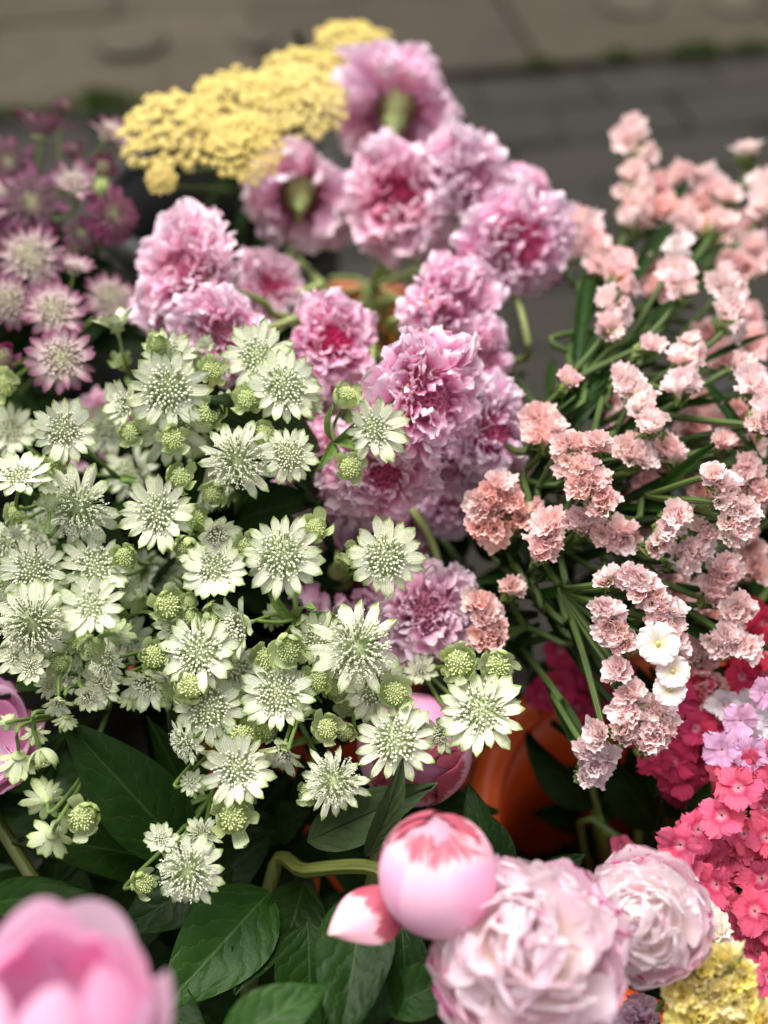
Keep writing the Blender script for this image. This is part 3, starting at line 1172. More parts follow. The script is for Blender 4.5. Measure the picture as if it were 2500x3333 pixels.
LEAFNARROW = [petal_mesh('leaf', M_LEAF_MID, 1, .16, pf_leaf, R(15), R(-35), .2, .02, 2, 15 + s, 4, 9, 0, .02, .4) for s in range(2)]


def scabious(label, px, py, dia, tx, ty, col, back=False, dd=0, via=None, bucket='A', np_=128):
    d = ds(py) + dd
    P = W(px, py, d)
    n = nrm(P, tx, ty, back)
    rad = dia * 1.13 / FPX * d / 2
    rim, bot = bucket_path(bucket)
    root = thing('scabiosa_flower', label, 'scabiosa', bot, 'pink scabiosa flowers')
    col = lin(col)
    col = (col[0] ** .2, col[1] ** .50, col[2] ** .44, 1)
    B = frame(P - n * rad * .35, n, random.uniform(0, 6), rad)
    cal = add('calyx', SC_B, root, rel(root, B))
    wob = random.uniform(0, 6.3)
    far = 112 if back else 76
    dk = .3 if 'magenta' in label else .1
    base = root
    for i in range(np_):
        t = (i + .5) / np_
        q = t ** .75
        phi = R(26 + far * q)                       # angle from the axis
        a = i * 2.39996 + random.uniform(-.25, .25)
        o = Vector((math.sin(phi) * .50 * math.cos(a), math.sin(phi) * .50 * math.sin(a), .20 + .28 * math.cos(phi)))
        L = (.24 + .30 * q + random.uniform(-.05, .1)) * (1 + .22 * math.sin(2 * a + wob) + .16 * math.sin(5 * a + wob * 2))
        el = R(90) - phi + R(random.uniform(-22, 22)) + R(12)
        X = Matrix.Translation(o) @ Matrix.Rotation(a + random.uniform(-.35, .35), 4, 'Z') @ Matrix.Rotation(-el, 4, 'Y') @ Matrix.Rotation(R(random.uniform(-65, 65)), 4, 'X') @ Matrix.Diagonal((L, L * random.uniform(.85, 1.25), L, 1))
        k = 1.0
        c = (col[0] * (1 - .05 * (1 - q)), col[1] * (1 - 1.5 * dk * (1 - q) ** 2), col[2] * (1 - dk * (1 - q) ** 1.5), 1)
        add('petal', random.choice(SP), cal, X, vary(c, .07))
    deep = (col[0] * .70, col[1] * .26, col[2] * .40, 1) if 'magenta' in label else (col[0] * .86, col[1] * .50, col[2] * .62, 1)
    add('centre', random.choice(SC_C), cal, Matrix.Identity(4), deep, 'stuff')
    b = P - n * rad * .75
    if via:
        path = [b, b - n * .012] + [W(v[0], v[1], v[2]) for v in via] + [rim, bot]
    else:
        path = [b, b - n * .03, (b - n * .03).lerp(rim, .45) + Vector((0, 0, .02)), rim, bot]
    stem(root, path, .0019, .0028, M_STEM_PALE)
    for i in range(2):
        p = (b - n * .03).lerp(rim, random.uniform(.75, 1.0)) - Vector((0, 0, .12))
        v = Vector((random.uniform(-1, 1), random.uniform(-1, 1), random.uniform(.2, .9)))
        X = frame(p, v, random.uniform(0, 6.3), random.uniform(.07, .11)) @ Matrix.Rotation(R(-40), 4, 'Y')
        add('leaf', LEAFNARROW[i % 2], root, rel(root, X), (1, 1, 1, 1))


PK, PKP, PKD, PKL = '#DE9CC0', '#E6B4D0', '#D276A0', '#D2A0C0'
SCAB = [
    ('pink scabiosa turned away from the rest, frilly side beside purple astrantia', 600, 880, 370, -.45, .35, '#E4A3C2', False, -.03, [(770, 950, .74), (860, 985, .76), (960, 1040, .80)]),
    ('crumpled pink scabiosa tucked behind two open astrantia flowers', 720, 1085, 290, .1, .1, '#DE98BE', False, -.02, [(900, 1060, .74), (980, 1020, .78)]),
    ('topmost scabiosa seen from behind, green calyx and stem showing', 1290, 350, 410, .05, .45, '#D9A0C6', True, 0, [(1250, 470, .87), (1215, 560, .9)]),
    ('blurred scabiosa seen from behind beneath the yarrow, pale straight stem', 975, 630, 350, 0, .3, '#CFA0BE', True, .04, [(968, 760, .88), (955, 870, .86), (930, 960, .87)]),
    ('scabiosa facing outward with a deep magenta centre', 1295, 645, 355, -.05, .3, '#DE97BF', False, 0, [(1255, 840, .83), (1212, 930, .86), (1210, 1080, .90)]),
    ('narrow side view of pale pink scabiosa with its rosy centre edge-on', 1545, 585, 335, .55, .3, '#E3B0CF', False, -.02),
    ('broad pink scabiosa at the outer edge above a bent stem', 1690, 800, 370, .5, -.1, '#DC9AC2', False, -.01, [(1705, 1050, .76), (1620, 1170, .80)]),
    ('darker rose scabiosa half hidden behind the broad outer one', 1745, 690, 300, .6, .5, '#CF7FAE', False, .05),
    ('frilly pink scabiosa above the deep pink one, beside the bucket opening', 1480, 1010, 345, .6, .1, '#DF93BB', False, 0),
    ('deep pink scabiosa with large folded petals, sharpest of the bunch', 1390, 1290, 400, .5, -.05, '#DE86B2', False, -.03),
    ('rose pink scabiosa leaning against the bucket opening', 1085, 1115, 285, .15, .3, '#D97FAE', False, 0),
    ('pale lilac-pink scabiosa between deep pink one and the statice', 1605, 1400, 310, .6, .0, '#E2AFD3', False, .02),
    ('rosy scabiosa low behind the astrantia cups', 1255, 1530, 330, .2, -.2, '#D687AE', False, .0),
    ('muted rose scabiosa behind the leafy astrantia node', 1045, 1545, 300, -.2, -.1, '#D084AB', False, .02),
    ('blurred scabiosa seen from behind with round green calyx, under bent stems', 1100, 1880, 370, 0, -.25, '#D7A0C0', True, .03, [(1100, 1760, .72), (1085, 1660, .73), (1110, 1600, .78)]),
    ('pale pink scabiosa with broad smooth petals above the lone green astrantia', 1390, 1990, 330, .2, .15, '#E2A8C8', False, 0, [(1425, 1900, .70), (1412, 1780, .705), (1330, 1650, .71), (1240, 1600, .76)]),
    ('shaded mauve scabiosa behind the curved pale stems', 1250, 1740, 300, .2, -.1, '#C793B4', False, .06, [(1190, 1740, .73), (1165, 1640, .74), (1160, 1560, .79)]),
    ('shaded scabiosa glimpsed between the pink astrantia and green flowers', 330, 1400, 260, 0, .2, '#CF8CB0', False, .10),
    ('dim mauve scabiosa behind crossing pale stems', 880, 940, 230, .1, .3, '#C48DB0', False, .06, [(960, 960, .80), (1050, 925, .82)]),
    ('pink scabiosa wedged between the frilly and the deep pink ones', 1560, 1170, 260, .5, .1, '#DC90BA', False, .03),
    ('pale scabiosa filling the gap beside the narrow side-view one', 1620, 690, 270, .4, .2, '#E0A8CC', False, .02),
    ('loose pink scabiosa under the deep pink one, next to the statice', 1500, 1490, 270, .4, -.1, '#DA9AC4', False, .03),
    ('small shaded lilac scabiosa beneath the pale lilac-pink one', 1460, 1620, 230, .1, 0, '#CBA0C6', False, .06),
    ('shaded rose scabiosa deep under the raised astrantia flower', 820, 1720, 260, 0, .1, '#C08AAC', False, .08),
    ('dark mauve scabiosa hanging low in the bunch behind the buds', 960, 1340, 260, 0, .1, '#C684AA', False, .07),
]
for s in SCAB:
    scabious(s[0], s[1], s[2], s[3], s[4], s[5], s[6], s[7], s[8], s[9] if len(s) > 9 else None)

# ------------------------------------------------------------------ statice


def calyx_mesh(seed, mat=M_STAT, open_=1.0, crumple=1.0, ns=44, nr=5):
    r = random.Random(seed)
    V, F, UVs = [], [], []
    for lay in range(2):
        o = len(V)
        ph = [r.uniform(0, 6.3) for _ in range(4)]
        sc_ = 1.0 if lay == 0 else .66
        for j in range(nr + 1):
            t = j / nr
            for k in range(ns):
                an = 2 * PI * k / ns
                rr = (.07 + .50 * open_ * t ** 1.35) * sc_
                pl = .09 * math.sin(11 * an + ph[0]) + .07 * math.sin(5 * an + ph[1]) + .12 * math.sin(2 * an + ph[2])
                rr *= 1 + pl * t * crumple
                z = t * (1.0 if lay == 0 else .93) - .10 * t ** 3 + .09 * crumple * t ** 2 * (math.sin(9 * an + ph[3]) * .5 + math.sin(3 * an + ph[1]) * .5)
                if j == nr:
                    rr += r.uniform(-.02, .02)
                    z += r.uniform(-.04, .04)
                V.append((rr * math.cos(an), rr * math.sin(an), z))
                UVs.append((k / ns if k <= ns / 2 else 1 - k / ns, t))
        for j in range(nr):
            for k in range(ns):
                a = o + j * ns + k
                b = o + j * ns + (k + 1) % ns
                F.append((a, b, b + ns, a + ns))
    return mk('calyx', V, F, UVs, (mat,))


CX = [calyx_mesh(300 + s, open_=random.uniform(.85, 1.2), crumple=random.uniform(.8, 1.4)) for s in range(7)]


def bract_mass(name, r, pts, dirn, size, nper=11):
    """short spiky green bracts around the foot of each calyx"""
    V, F, UVs = [], [], []
    for p, d in pts:
        for i in range(nper):
            e = (d + Vector((r.uniform(-.8, .8), r.uniform(-.8, .8), r.uniform(-.8, .8))) * .7).normalized()
            s1 = e.orthogonal().normalized()
            s2 = e.cross(s1)
            b = p + Vector((r.uniform(-1, 1), r.uniform(-1, 1), r.uniform(-1, 1))) * size * .22 - d * size * .25
            h = size * r.uniform(.4, .95)
            w = size * r.uniform(.05, .10)
            o = len(V)
            V += [b + s1 * w, b - s1 * w * .5 + s2 * w, b - s1 * w * .5 - s2 * w, b + e * h]
            UVs += [(0, 0), (0, 0), (0, 0), (0, 1)]
            F += [(o, o + 1, o + 3), (o + 1, o + 2, o + 3), (o + 2, o, o + 3)]
    return mk(name, V, F, UVs, (M_GREENBIT,), smooth=False)


def dst(py):
    return max(.615, canopy(py, .655))


STRAP = [petal_mesh('leaf', M_LEAF_MID, 1, .095, pf_strap, R(8), R(-14), .2, .015, 1.5, 25 + s, 4, 9, 0, 0, .5) for s in range(3)]
OPEN = petal_mesh('petal', M_STAT, 1, 1.05, pf_obov, R(40), R(-10), .1, .09, 3.5, 77, 14, 6, .12, .05)


def statice(label, spikes, col, base=(1640, 1640), bucket='A', dd=0, size=66, group=None, blooms=(), cat='statice', name='statice_spray'):
    rim, bot = bucket_path(bucket)
    root = thing(name, label, cat, bot, group or 'sprays of papery pink statice')
    colr = lin(col)
    colr = (colr[0] ** .1, colr[1] ** .34, colr[2] ** .35, 1)
    d0 = dst(base[1]) + .06
    B = W(base[0], base[1], d0)
    rr = random.Random(hash(label) % 9999 if False else len(label) * 31 + len(spikes))
    first = None
    for sp in spikes:
        pts, n, (tx, ty) = sp[0], sp[1], sp[2]
        width = (sp[3] if len(sp) > 3 else 60) * .76
        n = int(n * 1.85 + .5)
        P = [W(p[0], p[1], dst(p[1]) + dd + (p[2] if len(p) > 2 else 0)) for p in pts]
        dmean = dst(pts[0][1]) + dd
        k = dmean / FPX
        path = smooth_path(P, 6) if len(P) > 1 else [P[0]] * 3
        if len(P) == 1:
            path = [P[0] + UP * (.1 * size * k), P[0], P[0] - UP * (.1 * size * k)]
        face = nrm(path[len(path) // 2], tx, ty)
        foot = []
        s = size * k
        axis_pts = []
        for i in range(n):
            t = (i + rr.uniform(.1, .9)) / n
            q = t * (len(path) - 1)
            a, b = path[int(q)], path[min(int(q) + 1, len(path) - 1)]
            c = a.lerp(b, q - int(q))
            tang = (b - a).normalized() if (b - a).length > 1e-6 else UP
            side = tang.cross(face).normalized()
            if n > 6 and math.sin(t * 11 + len(label)) < -.82:
                continue
            off = rr.uniform(-1, 1)
            w = width * k * (.22 + .45 * abs(math.sin(t * 7 + n)))
            p = c + side * (off * w) + face * rr.uniform(-.3, .3) * s
            ax = (face * .9 + side * off * .8 + tang * rr.uniform(-.8, .1) + Vector((rr.uniform(-.2, .2), rr.uniform(-.2, .2), rr.uniform(-.2, .2)))).normalized()
            L = s * rr.uniform(.68, 1.2)
            foot.append((p - ax * L * .75, ax))
            add('calyx', rr.choice(CX), root, rel(root, frame(p - ax * L * .8, ax, rr.uniform(0, 6.3), (L * rr.uniform(.9, 1.15), L * rr.uniform(.75, 1.05), L))), vary(colr, .07))
        me = bract_mass('green_bracts', rr, [(p - root.location, a) for p, a in foot], face, s)
        add('green_bracts', me, root, None, None, 'stuff')
        back = [p - face * s * .85 for p in path]
        if (back[0] - B).length < (back[-1] - B).length:
            back.reverse()
        st = [back[0], back[len(back) // 2], back[-1]]
        last = back[-1]
        j = B if first is None else first
        st += [last.lerp(j, .5) - face * .004]
        if first is None:
            first = last.lerp(B, .5) - face * .004
            st += [B, rim, bot]
        else:
            st += [j]
        stem(root, st, .0014, .0022, M_STEM_STAT)
        for i in range(2):
            p = last.lerp(B, rr.uniform(.3, 1.0)) - face * .018
            v = (last - B).normalized() + Vector((rr.uniform(-.35, .35), rr.uniform(-.35, .35), rr.uniform(-.35, .2)))
            sd = v.cross(face).normalized()
            zz = sd.cross(v.normalized()) * (1 if rr.random() > .5 else -1)
            X = Matrix((v.normalized(), zz.cross(v.normalized()), zz)).transposed().to_4x4() @ Matrix.Scale(rr.uniform(.04, .065), 4)
            X.translation = p
            add('leaf', STRAP[i % 3], root, rel(root, X), (1, 1, 1, 1))
    for (px, py, dia, tx, ty) in blooms:
        P = W(px, py, dst(py) + dd - .012)
        n = nrm(P, tx, ty)
        s = dia / FPX * dst(py) / 2
        V, F, UVs = [], [], []
        ell(V, F, UVs, (0, 0, .08), .13, (0, 0, 1), .6, 7, 4)
        cn = add('open_flower', mk('open_flower', V, F, UVs, (M_YARROW,)), root, rel(root, frame(P, n, rr.uniform(0, 6), s)), lin('#C9C06A'))
        for i in range(5):
            X = Matrix.Rotation(i * 1.2566, 4, 'Z') @ Matrix.Translation((.05, 0, -.1)) @ Matrix.Diagonal((1, 1.3, 1, 1))
            add('petal', OPEN, cn, X @ Matrix.Rotation(R(rr.uniform(-12, 12)), 4, 'Y'), vary((.95, .84, .84, 1), .04))
    return root


CO, CP, CL = '#E9A8AC', '#E8B6B8', '#E0989A'
STA = [
    ('sharp pink statice spike with a dark green stem along one side',
     [([(2040, 825), (2010, 950), (1985, 1080)], 17, (.35, .25), 95), ([(2120, 1115)], 2, (.7, .2), 20)], CO, (1700, 1420)),
    ('single closed pink statice calyx on a strap-winged stem', [([(1866, 1222)], 2, (.5, .5), 20)], '#E79AA0', (1650, 1450)),
    ('long statice column of stacked rosy tufts between two fuller spikes',
     [([(2195, 850), (2225, 950)], 9, (.1, .3), 110), ([(2265, 1085), (2230, 1180), (2225, 1265)], 13, (.3, .1), 95)], CP, (1760, 1480)),
    ('fan-shaped statice half-disc beside the long column', [([(2350, 880), (2400, 985), (2370, 1090)], 20, (.45, .1), 100)], CP, (1850, 1450)),
    ('statice spike with pale flowers over bright green bracts', [([(2030, 1205), (2090, 1290), (2140, 1390)], 17, (.4, .25), 85)], CP, (1700, 1560)),
    ('statice spray leaning out of the bunch over a curved feathery stem',
     [([(2420, 1175), (2480, 1270), (2530, 1370)], 18, (.4, .35), 85), ([(2480, 1370)], 5, (.3, .1), 60)], CP, (1900, 1480)),
    ('tallest statice spike, soft salmon against the dark setts', [([(2062, 400), (2075, 560), (2050, 745)], 24, (.25, .3), 95)], '#EBB0AC', (1780, 1380), 'A', .03),
    ('soft statice spike nestled against the outer scabiosa', [([(1895, 690), (1935, 790), (1965, 880)], 16, (.1, .3), 85)], CO, (1750, 1350), 'A', .03),
    ('blurred statice tufts along the skyline of the bunch', [([(2200, 575), (2300, 570), (2370, 640)], 15, (.15, .4), 80), ([(2215, 670), (2250, 740)], 7, (.2, .3), 70)], CP, (1950, 1350), 'D', .05),
    ('pale-tipped statice tuft on a bushy green calyx, highest beside the setts', [([(2435, 490)], 3, (.0, .8), 30), ([(2480, 560), (2500, 680)], 10, (.1, .3), 80)], '#EFC4C0', (2100, 1300), 'D', .05),
    ('single bright statice tuft with a lime green base', [([(2355, 720)], 5, (.4, .3), 50)], CP, (2000, 1300), 'D', .03),
    ('whitish statice tuft above the long column', [([(2215, 790), (2200, 830)], 5, (.2, .5), 50)], '#F1DAD6', (1900, 1350), 'D', .02),
    ('round blurred statice head with a green middle', [([(2390, 840), (2440, 880)], 9, (.5, .1), 90)], '#DDA0A0', (2000, 1350), 'D', .06),
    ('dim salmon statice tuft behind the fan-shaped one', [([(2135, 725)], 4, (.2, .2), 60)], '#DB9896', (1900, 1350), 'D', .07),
    ('salmon statice clump next to the pale lilac-pink scabiosa', [([(1760, 1340), (1775, 1440)], 16, (.0, .3), 110)], '#DF9E98', (1640, 1600), 'A', .02),
    ('thick statice spike bending over in the middle of the bunch',
     [([(1850, 1430), (1900, 1540), (1975, 1640)], 34, (.2, .3), 125), ([(1950, 1440)], 5, (.4, .3), 50)], '#E3A09C', (1680, 1700), 'A', -.0),
    ('statice tuft with one white corner, beside the thick bent spike', [([(2040, 1440), (2070, 1500)], 13, (.2, .3), 110)], '#E7B0AC', (1750, 1650), 'A', .02),
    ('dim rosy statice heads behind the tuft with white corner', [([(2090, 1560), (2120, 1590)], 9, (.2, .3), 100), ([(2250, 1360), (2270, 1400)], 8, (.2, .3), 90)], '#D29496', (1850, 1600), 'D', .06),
    ('statice tuft on a short lime stem between two dim heads', [([(2175, 1430), (2200, 1480)], 8, (.4, .2), 80), ([(2365, 1430)], 4, (.3, .3), 60)], CO, (1850, 1600), 'D', .03),
    ('soft statice column at the outer side behind the leaning stem spray', [([(2430, 1480), (2450, 1560), (2440, 1650)], 18, (.4, .2), 110), ([(2490, 1600)], 5, (.4, 0), 60)], '#E1A2A2', (1900, 1700), 'D', .03),
    ('statice spray on a long bare stem ending in sharp separate tufts',
     [([(2316, 1535), (2376, 1585)], 6, (.35, .3), 70), ([(2340, 1625), (2425, 1650), (2440, 1690)], 9, (.5, .1), 70), ([(2370, 1690), (2420, 1750)], 8, (.4, -.2), 75)], CP, (1950, 1650), 'A', -.015),
    ('row of statice cups along a green rib beneath the long bare stem', [([(2225, 1665), (2185, 1720), (2140, 1790)], 15, (.45, -.1), 70)], CP, (1950, 1720), 'A', .0),
    ('second row of statice cups parallel to the green-ribbed one', [([(2310, 1725), (2265, 1780), (2220, 1835)], 17, (.45, -.1), 80)], CP, (1980, 1780), 'A', .01),
    ('bulky soft statice fan near the outer edge, green at its foot', [([(2375, 1810), (2360, 1880), (2320, 1945)], 20, (.45, 0), 110)], CO, (2050, 1850), 'D', .02),
    ('statice head with lime green bracts in front of red sweet william', [([(2385, 1970), (2430, 2000)], 9, (.4, .1), 80), ([(2340, 2060), (2380, 2110)], 11, (.0, -.1), 90), ([(2440, 2110)], 4, (.4, -.1), 50)], CP, (2080, 1950), 'D', .01),
    ('coral statice clump with tiny dark gaps, next to scabiosa', [([(1590, 1590), (1640, 1660)], 22, (.0, .2), 150), ([(1710, 1640), (1690, 1700)], 9, (.2, .2), 90), ([(1545, 1720), (1630, 1730)], 6, (.0, 0), 60)], '#E2978F', (1640, 1850), 'A', .02),
    ('small statice spike above the lower sharp spray', [([(1810, 1690), (1790, 1750), (1755, 1805)], 15, (.2, .2), 85)], '#E5A2A2', (1720, 1900), 'A', 0),
    ('rosy statice cluster in the shade of the thick bent spike', [([(1870, 1680), (1895, 1720)], 7, (.2, 0), 80), ([(1950, 1730), (2000, 1745), (2065, 1745)], 14, (.2, .1), 90)], CO, (1780, 1850), 'A', .015),
    ('large sharp statice spray with white open blooms at its end',
     [([(1960, 1880), (2060, 1870), (2110, 1900)], 12, (.2, .4), 70), ([(2070, 1900), (2150, 1980), (2190, 2060)], 22, (.35, .2), 95), ([(1960, 1970), (2000, 2040), (2040, 2090)], 17, (.15, .0), 90),
      ([(2160, 2020), (2200, 2090), (2180, 2150)], 12, (.4, .1), 80), ([(2020, 2180)], 6, (.0, .1), 50), ([(2010, 2090)], 4, (-.1, .0), 50),
      ([(2050, 2240), (2060, 2330), (2040, 2400)], 17, (.2, .1), 110), ([(2140, 2290), (2150, 2370), (2110, 2430)], 20, (.35, .0), 95), ([(1945, 2385)], 4, (-.3, -.2), 50)],
     CP, (1720, 1910), 'A', -.012, 68, None, [(2142, 2095, 140, .1, .1), (2190, 2185, 110, .1, .2), (2180, 2245, 105, .1, .1)]),
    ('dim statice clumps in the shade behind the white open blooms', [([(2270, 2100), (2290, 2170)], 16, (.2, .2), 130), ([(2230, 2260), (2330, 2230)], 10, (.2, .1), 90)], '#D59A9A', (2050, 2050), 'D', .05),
    ('small whitish statice head nodding over the empty bucket', [([(1905, 2440), (1955, 2480), (1915, 2540)], 15, (.25, -.45), 90)], '#E6C6CE', (1730, 2150), 'A', 0),
    ('salmon statice tufts beside the pale smooth-petalled scabiosa',
     [([(1592, 1935), (1575, 2010), (1620, 2080)], 24, (.0, .1), 120), ([(1665, 1905)], 6, (.3, .1), 60), ([(1560, 2075)], 4, (-.2, 0), 50)], '#E59C96', (1800, 2000), 'A', .02, 60),
]
for s in STA:
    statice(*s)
statice('pale yellow ruffled statice head below the half-open peony',
        [([(2260, 3170), (2340, 3130), (2420, 3170)], 20, (.05, .35), 110), ([(2190, 3230), (2330, 3230), (2430, 3240)], 30, (.05, .2), 120), ([(2200, 3310), (2350, 3320), (2480, 3330)], 26, (.0, .0), 110)],
        '#DDD048', (2400, 3200), 'C', -.085, 84, 'pale yellow statice', cat='statice')
statice('lilac-pink ruffled statice tuft peeping between two peonies', [([(2050, 3290), (2090, 3330)], 14, (.0, .2), 100)], '#E8AFD6', (2200, 3200), 'C', -.06, 76, 'lilac statice')
statice('cream statice cup with a spiky green base beside sweet william', [([(2320, 3030)], 3, (-.1, .7), 30)], '#EAE2C4', (2430, 3150), 'C', -.04, 100, 'cream statice')

for i, (px, py, ln, an) in enumerate(((2150, 640, 120, 80), (2300, 700, 110, 70), (2450, 760, 120, 100), (2130, 900, 110, 75), (2330, 1120, 130, 60), (2440, 1060, 110, 95), (2000, 1330, 130, 60),
                                       (2120, 1480, 130, 50), (2300, 1330, 140, 70), (2420, 1380, 120, 80), (2260, 1560, 140, 60), (2080, 1660, 130, 45), (2180, 1900, 140, 60), (2300, 1960, 130, 70),
                                       (2450, 1800, 150, 80), (1850, 1580, 120, 60), (1700, 1560, 110, 70), (1980, 1560, 130, 50))):
    c_, s_ = math.cos(R(an)), math.sin(R(an))
    statice('dim salmon statice spike deep in the bunch behind the sharper spikes',
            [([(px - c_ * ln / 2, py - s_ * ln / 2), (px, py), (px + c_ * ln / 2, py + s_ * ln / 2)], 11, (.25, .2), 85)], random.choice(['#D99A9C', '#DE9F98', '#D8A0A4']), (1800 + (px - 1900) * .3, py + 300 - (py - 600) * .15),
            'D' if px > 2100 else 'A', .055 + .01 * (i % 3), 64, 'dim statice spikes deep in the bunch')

# strap leaves through the statice
STRAPS = [((1850, 1400), (2130, 1120)), ((1700, 1500), (1870, 1240)), ((1750, 1480), (2190, 1010)), ((1800, 1420), (2050, 1130)), ((1780, 1560), (2000, 1400)),
          ((2000, 1000), (2200, 700)), ((2150, 950), (2380, 780)), ((1700, 1620), (1980, 1250)), ((1850, 1330), (2000, 1000)), ((2100, 800), (2250, 560)),
          ((1640, 1950), (1900, 1930)), ((1500, 1900), (1860, 1880)), ((1900, 1480), (2200, 1350)), ((2000, 1650), (2300, 1500)), ((1950, 1350), (2350, 1300)), ((2250, 1200), (2500, 1080)),
          ((1650, 2120), (1930, 2030)), ((1880, 1180), (1930, 800)), ((2300, 1250), (2480, 1500)), ((2050, 1100), (2330, 900))]
sp_roots = [o for o in C.objects if o.name.startswith('statice_spray') and o.parent is None]
for i, (a, b) in enumerate(STRAPS):
    da_ = dst(a[1]) + random.uniform(.05, .08)
    db_ = dst(b[1]) + random.uniform(.025, .05)
    A, B_ = W(a[0], a[1], da_), W(b[0], b[1], db_)
    x = B_ - A
    L = x.length
    n = nrm(A, random.uniform(-.4, .4), random.uniform(.2, .7))
    x.normalize()
    y = n.cross(x).normalized()
    z = x.cross(y)
    M = Matrix((x, y, z)).transposed().to_4x4() @ Matrix.Diagonal((L, L, L, 1))
    M.translation = A
    best = min(sp_roots, key=lambda o: abs(o.location.x - A.x) + random.random() * .2)
    add('leaf', STRAP[i % 3], best, rel(best, M), (1, 1, 1, 1))

# ------------------------------------------------------------------ sweet william
DP = [petal_mesh('petal', M_DIAN, 1, random.uniform(1.0, 1.2), pf_obov, R(random.uniform(15, 30)), R(random.uniform(-14, 6)), random.uniform(-.3, .3), .05, 1.6, 400 + s, 16, 6, .14, .12) for s in range(6)]
V, F, UVs = lathe([(.02, -1.5), (.12, -1.45), (.16, -1.0), (.16, -.35), (.10, -.12), (.02, -.10)], 8)
FLO = mk('floret', V, F, UVs, (M_GREENBIT,))


def william(label, florets, col, bucket, dd=0, dia=155, group='sweet william heads', alt=None):
    rim, bot = bucket_path(bucket)
    root = thing('sweet_william', label, 'sweet william', bot, group)
    if len(florets) > 3:
        florets = list(florets) + [(f[0] + random.uniform(-75, 75), f[1] + random.uniform(-75, 75), .016) for f in florets]
    pts = []
    for f in florets:
        d = (f[2] if len(f) > 2 else 0) + max(.60, canopy(f[1], .60)) + dd + random.uniform(-.012, .012)
        pts.append(W(f[0], f[1], d))
    cen = sum(pts, Vector()) / len(pts) + FWD * .05 + Vector((0, 0, -.01))
    for f, P in zip(florets, pts):
        n = ((P - cen).normalized() * .8 + (CAM - P).normalized() * .9 + Vector((random.uniform(-.5, .5), random.uniform(-.5, .5), random.uniform(-.3, .4)))).normalized()
        s = dia / FPX * .6 / 2 * random.uniform(.88, 1.1)
        h = add('floret', FLO, root, rel(root, frame(P, n, random.uniform(0, 6), s)))
        c0 = lin(alt if (alt and random.random() < .5) else col)
        c0 = (c0[0] ** .7, c0[1] ** .95, c0[2] ** .95, 1)
        for i in range(5):
            X = Matrix.Rotation(i * 1.2566 + random.uniform(-.08, .08), 4, 'Z') @ Matrix.Translation((.05, 0, .02 * (i % 2))) @ Matrix.Rotation(R(random.uniform(-24, 16)), 4, 'Y') @ Matrix.Rotation(R(random.uniform(-18, 18)), 4, 'X') @ Matrix.Scale(random.uniform(.82, 1.08), 4)
            add('petal', random.choice(DP), h, X, vary(c0, .12))
        stem(root, [P - n * s * 1.4, (P + cen) / 2 - n * .006, cen], .0007, .001, M_STEM, 'pedicel', 3)
    stem(root, [cen, cen.lerp(rim, .5), rim, bot], .0018, .0026, M_STEM)
    for i in range(4):
        p = cen.lerp(rim, random.uniform(.1, .8))
        v = Vector((random.uniform(-1, 1), random.uniform(-1, 1), random.uniform(.2, .9)))
        X = frame(p, v, random.uniform(0, 6.3), random.uniform(.05, .08)) @ Matrix.Rotation(R(-30), 4, 'Y')
        add('leaf', LEAFLOW[i % 3], root, rel(root, X), (1, 1, 1, 1))


def filler(k, n, label):  # dark leafy stems added to keep the inside of a bucket near black
    x, y = BK[k]
    for j in range(n):
        a = j * 2.39996
        q = .085 * math.sqrt((j + .5) / n)
        bot = Vector((x + q * .7 * math.cos(a), y + q * .7 * math.sin(a), .05))
        top = Vector((x + q * 1.1 * math.cos(a), y + q * 1.1 * math.sin(a), random.uniform(.30, .385)))
        root = thing('added_leafy_stem', label, 'leafy stem', bot, 'added leafy stems in bucket ' + ('with bare rim' if k == 'C' else 'of scabiosa' if k == 'A' else 'of astrantia'))
        stem(root, [top, top.lerp(bot, .5) + Vector((.005, 0, 0)), bot], .0015, .0022, M_STEM_DARK)
        for i in range(6):
            p = bot.lerp(top, .55 + .45 * i / 5)
            v = Vector((random.uniform(-1, 1), random.uniform(-1, 1), random.uniform(.2, 1.2)))
            X = frame(p, v, random.uniform(0, 6.3), random.uniform(.05, .08)) @ Matrix.Rotation(R(-30), 4, 'Y')
            add('leaf', LEAFLOW[i % 3], root, rel(root, X), (1, 1, 1, 1))


filler('C', 18, 'added leafy stem darkening the inside of the orange bucket with bare rim')
filler('B', 14, 'added dark leafy stem inside the bucket under the green-white astrantia')


def scat(cx, cy, rx, ry, n, seed):
    r = random.Random(seed)
    o = []
    for i in range(n):
        q = math.sqrt((i + .5) / n)
        a = i * 2.39996 + seed
        o.append((cx + rx * q * math.cos(a) + r.uniform(-12, 12), cy + ry * q * math.sin(a) + r.uniform(-12, 12)))
    return o


william('coral sweet william head with velvety crisp petals above the half-open peony', [(2403, 2565), (2349, 2655), (2490, 2630), (2495, 2475), (2440, 2500), (2495, 2728), (2273, 2700), (2215, 2750), (2420, 2730), (2330, 2740), (2560, 2560)], '#DE5E80', 'C', -.0, 150)
william('coral sweet william head hanging behind the half-open peony', [(2408, 2815), (2332, 2880), (2457, 2966), (2294, 2775), (2480, 2860), (2290, 2950), (2414, 3030), (2468, 3097), (2500, 3000), (2370, 2960), (2445, 3170), (2500, 3180), (2220, 2830)], '#DA5A7E', 'C', .0, 150)
william('blurred crimson-pink sweet william below the large statice spray', scat(2240, 2410, 140, 170, 16, 3), '#C43A66', 'C', .06, 150)
william('deep pink sweet william seen through the gap above the empty bucket', scat(1900, 2220, 115, 150, 12, 5), '#C8386A', 'D', .13, 150)
william('red sweet william behind the statice at the outer side', scat(2465, 2110, 90, 120, 10, 8), '#C42A50', 'D', .07, 150)
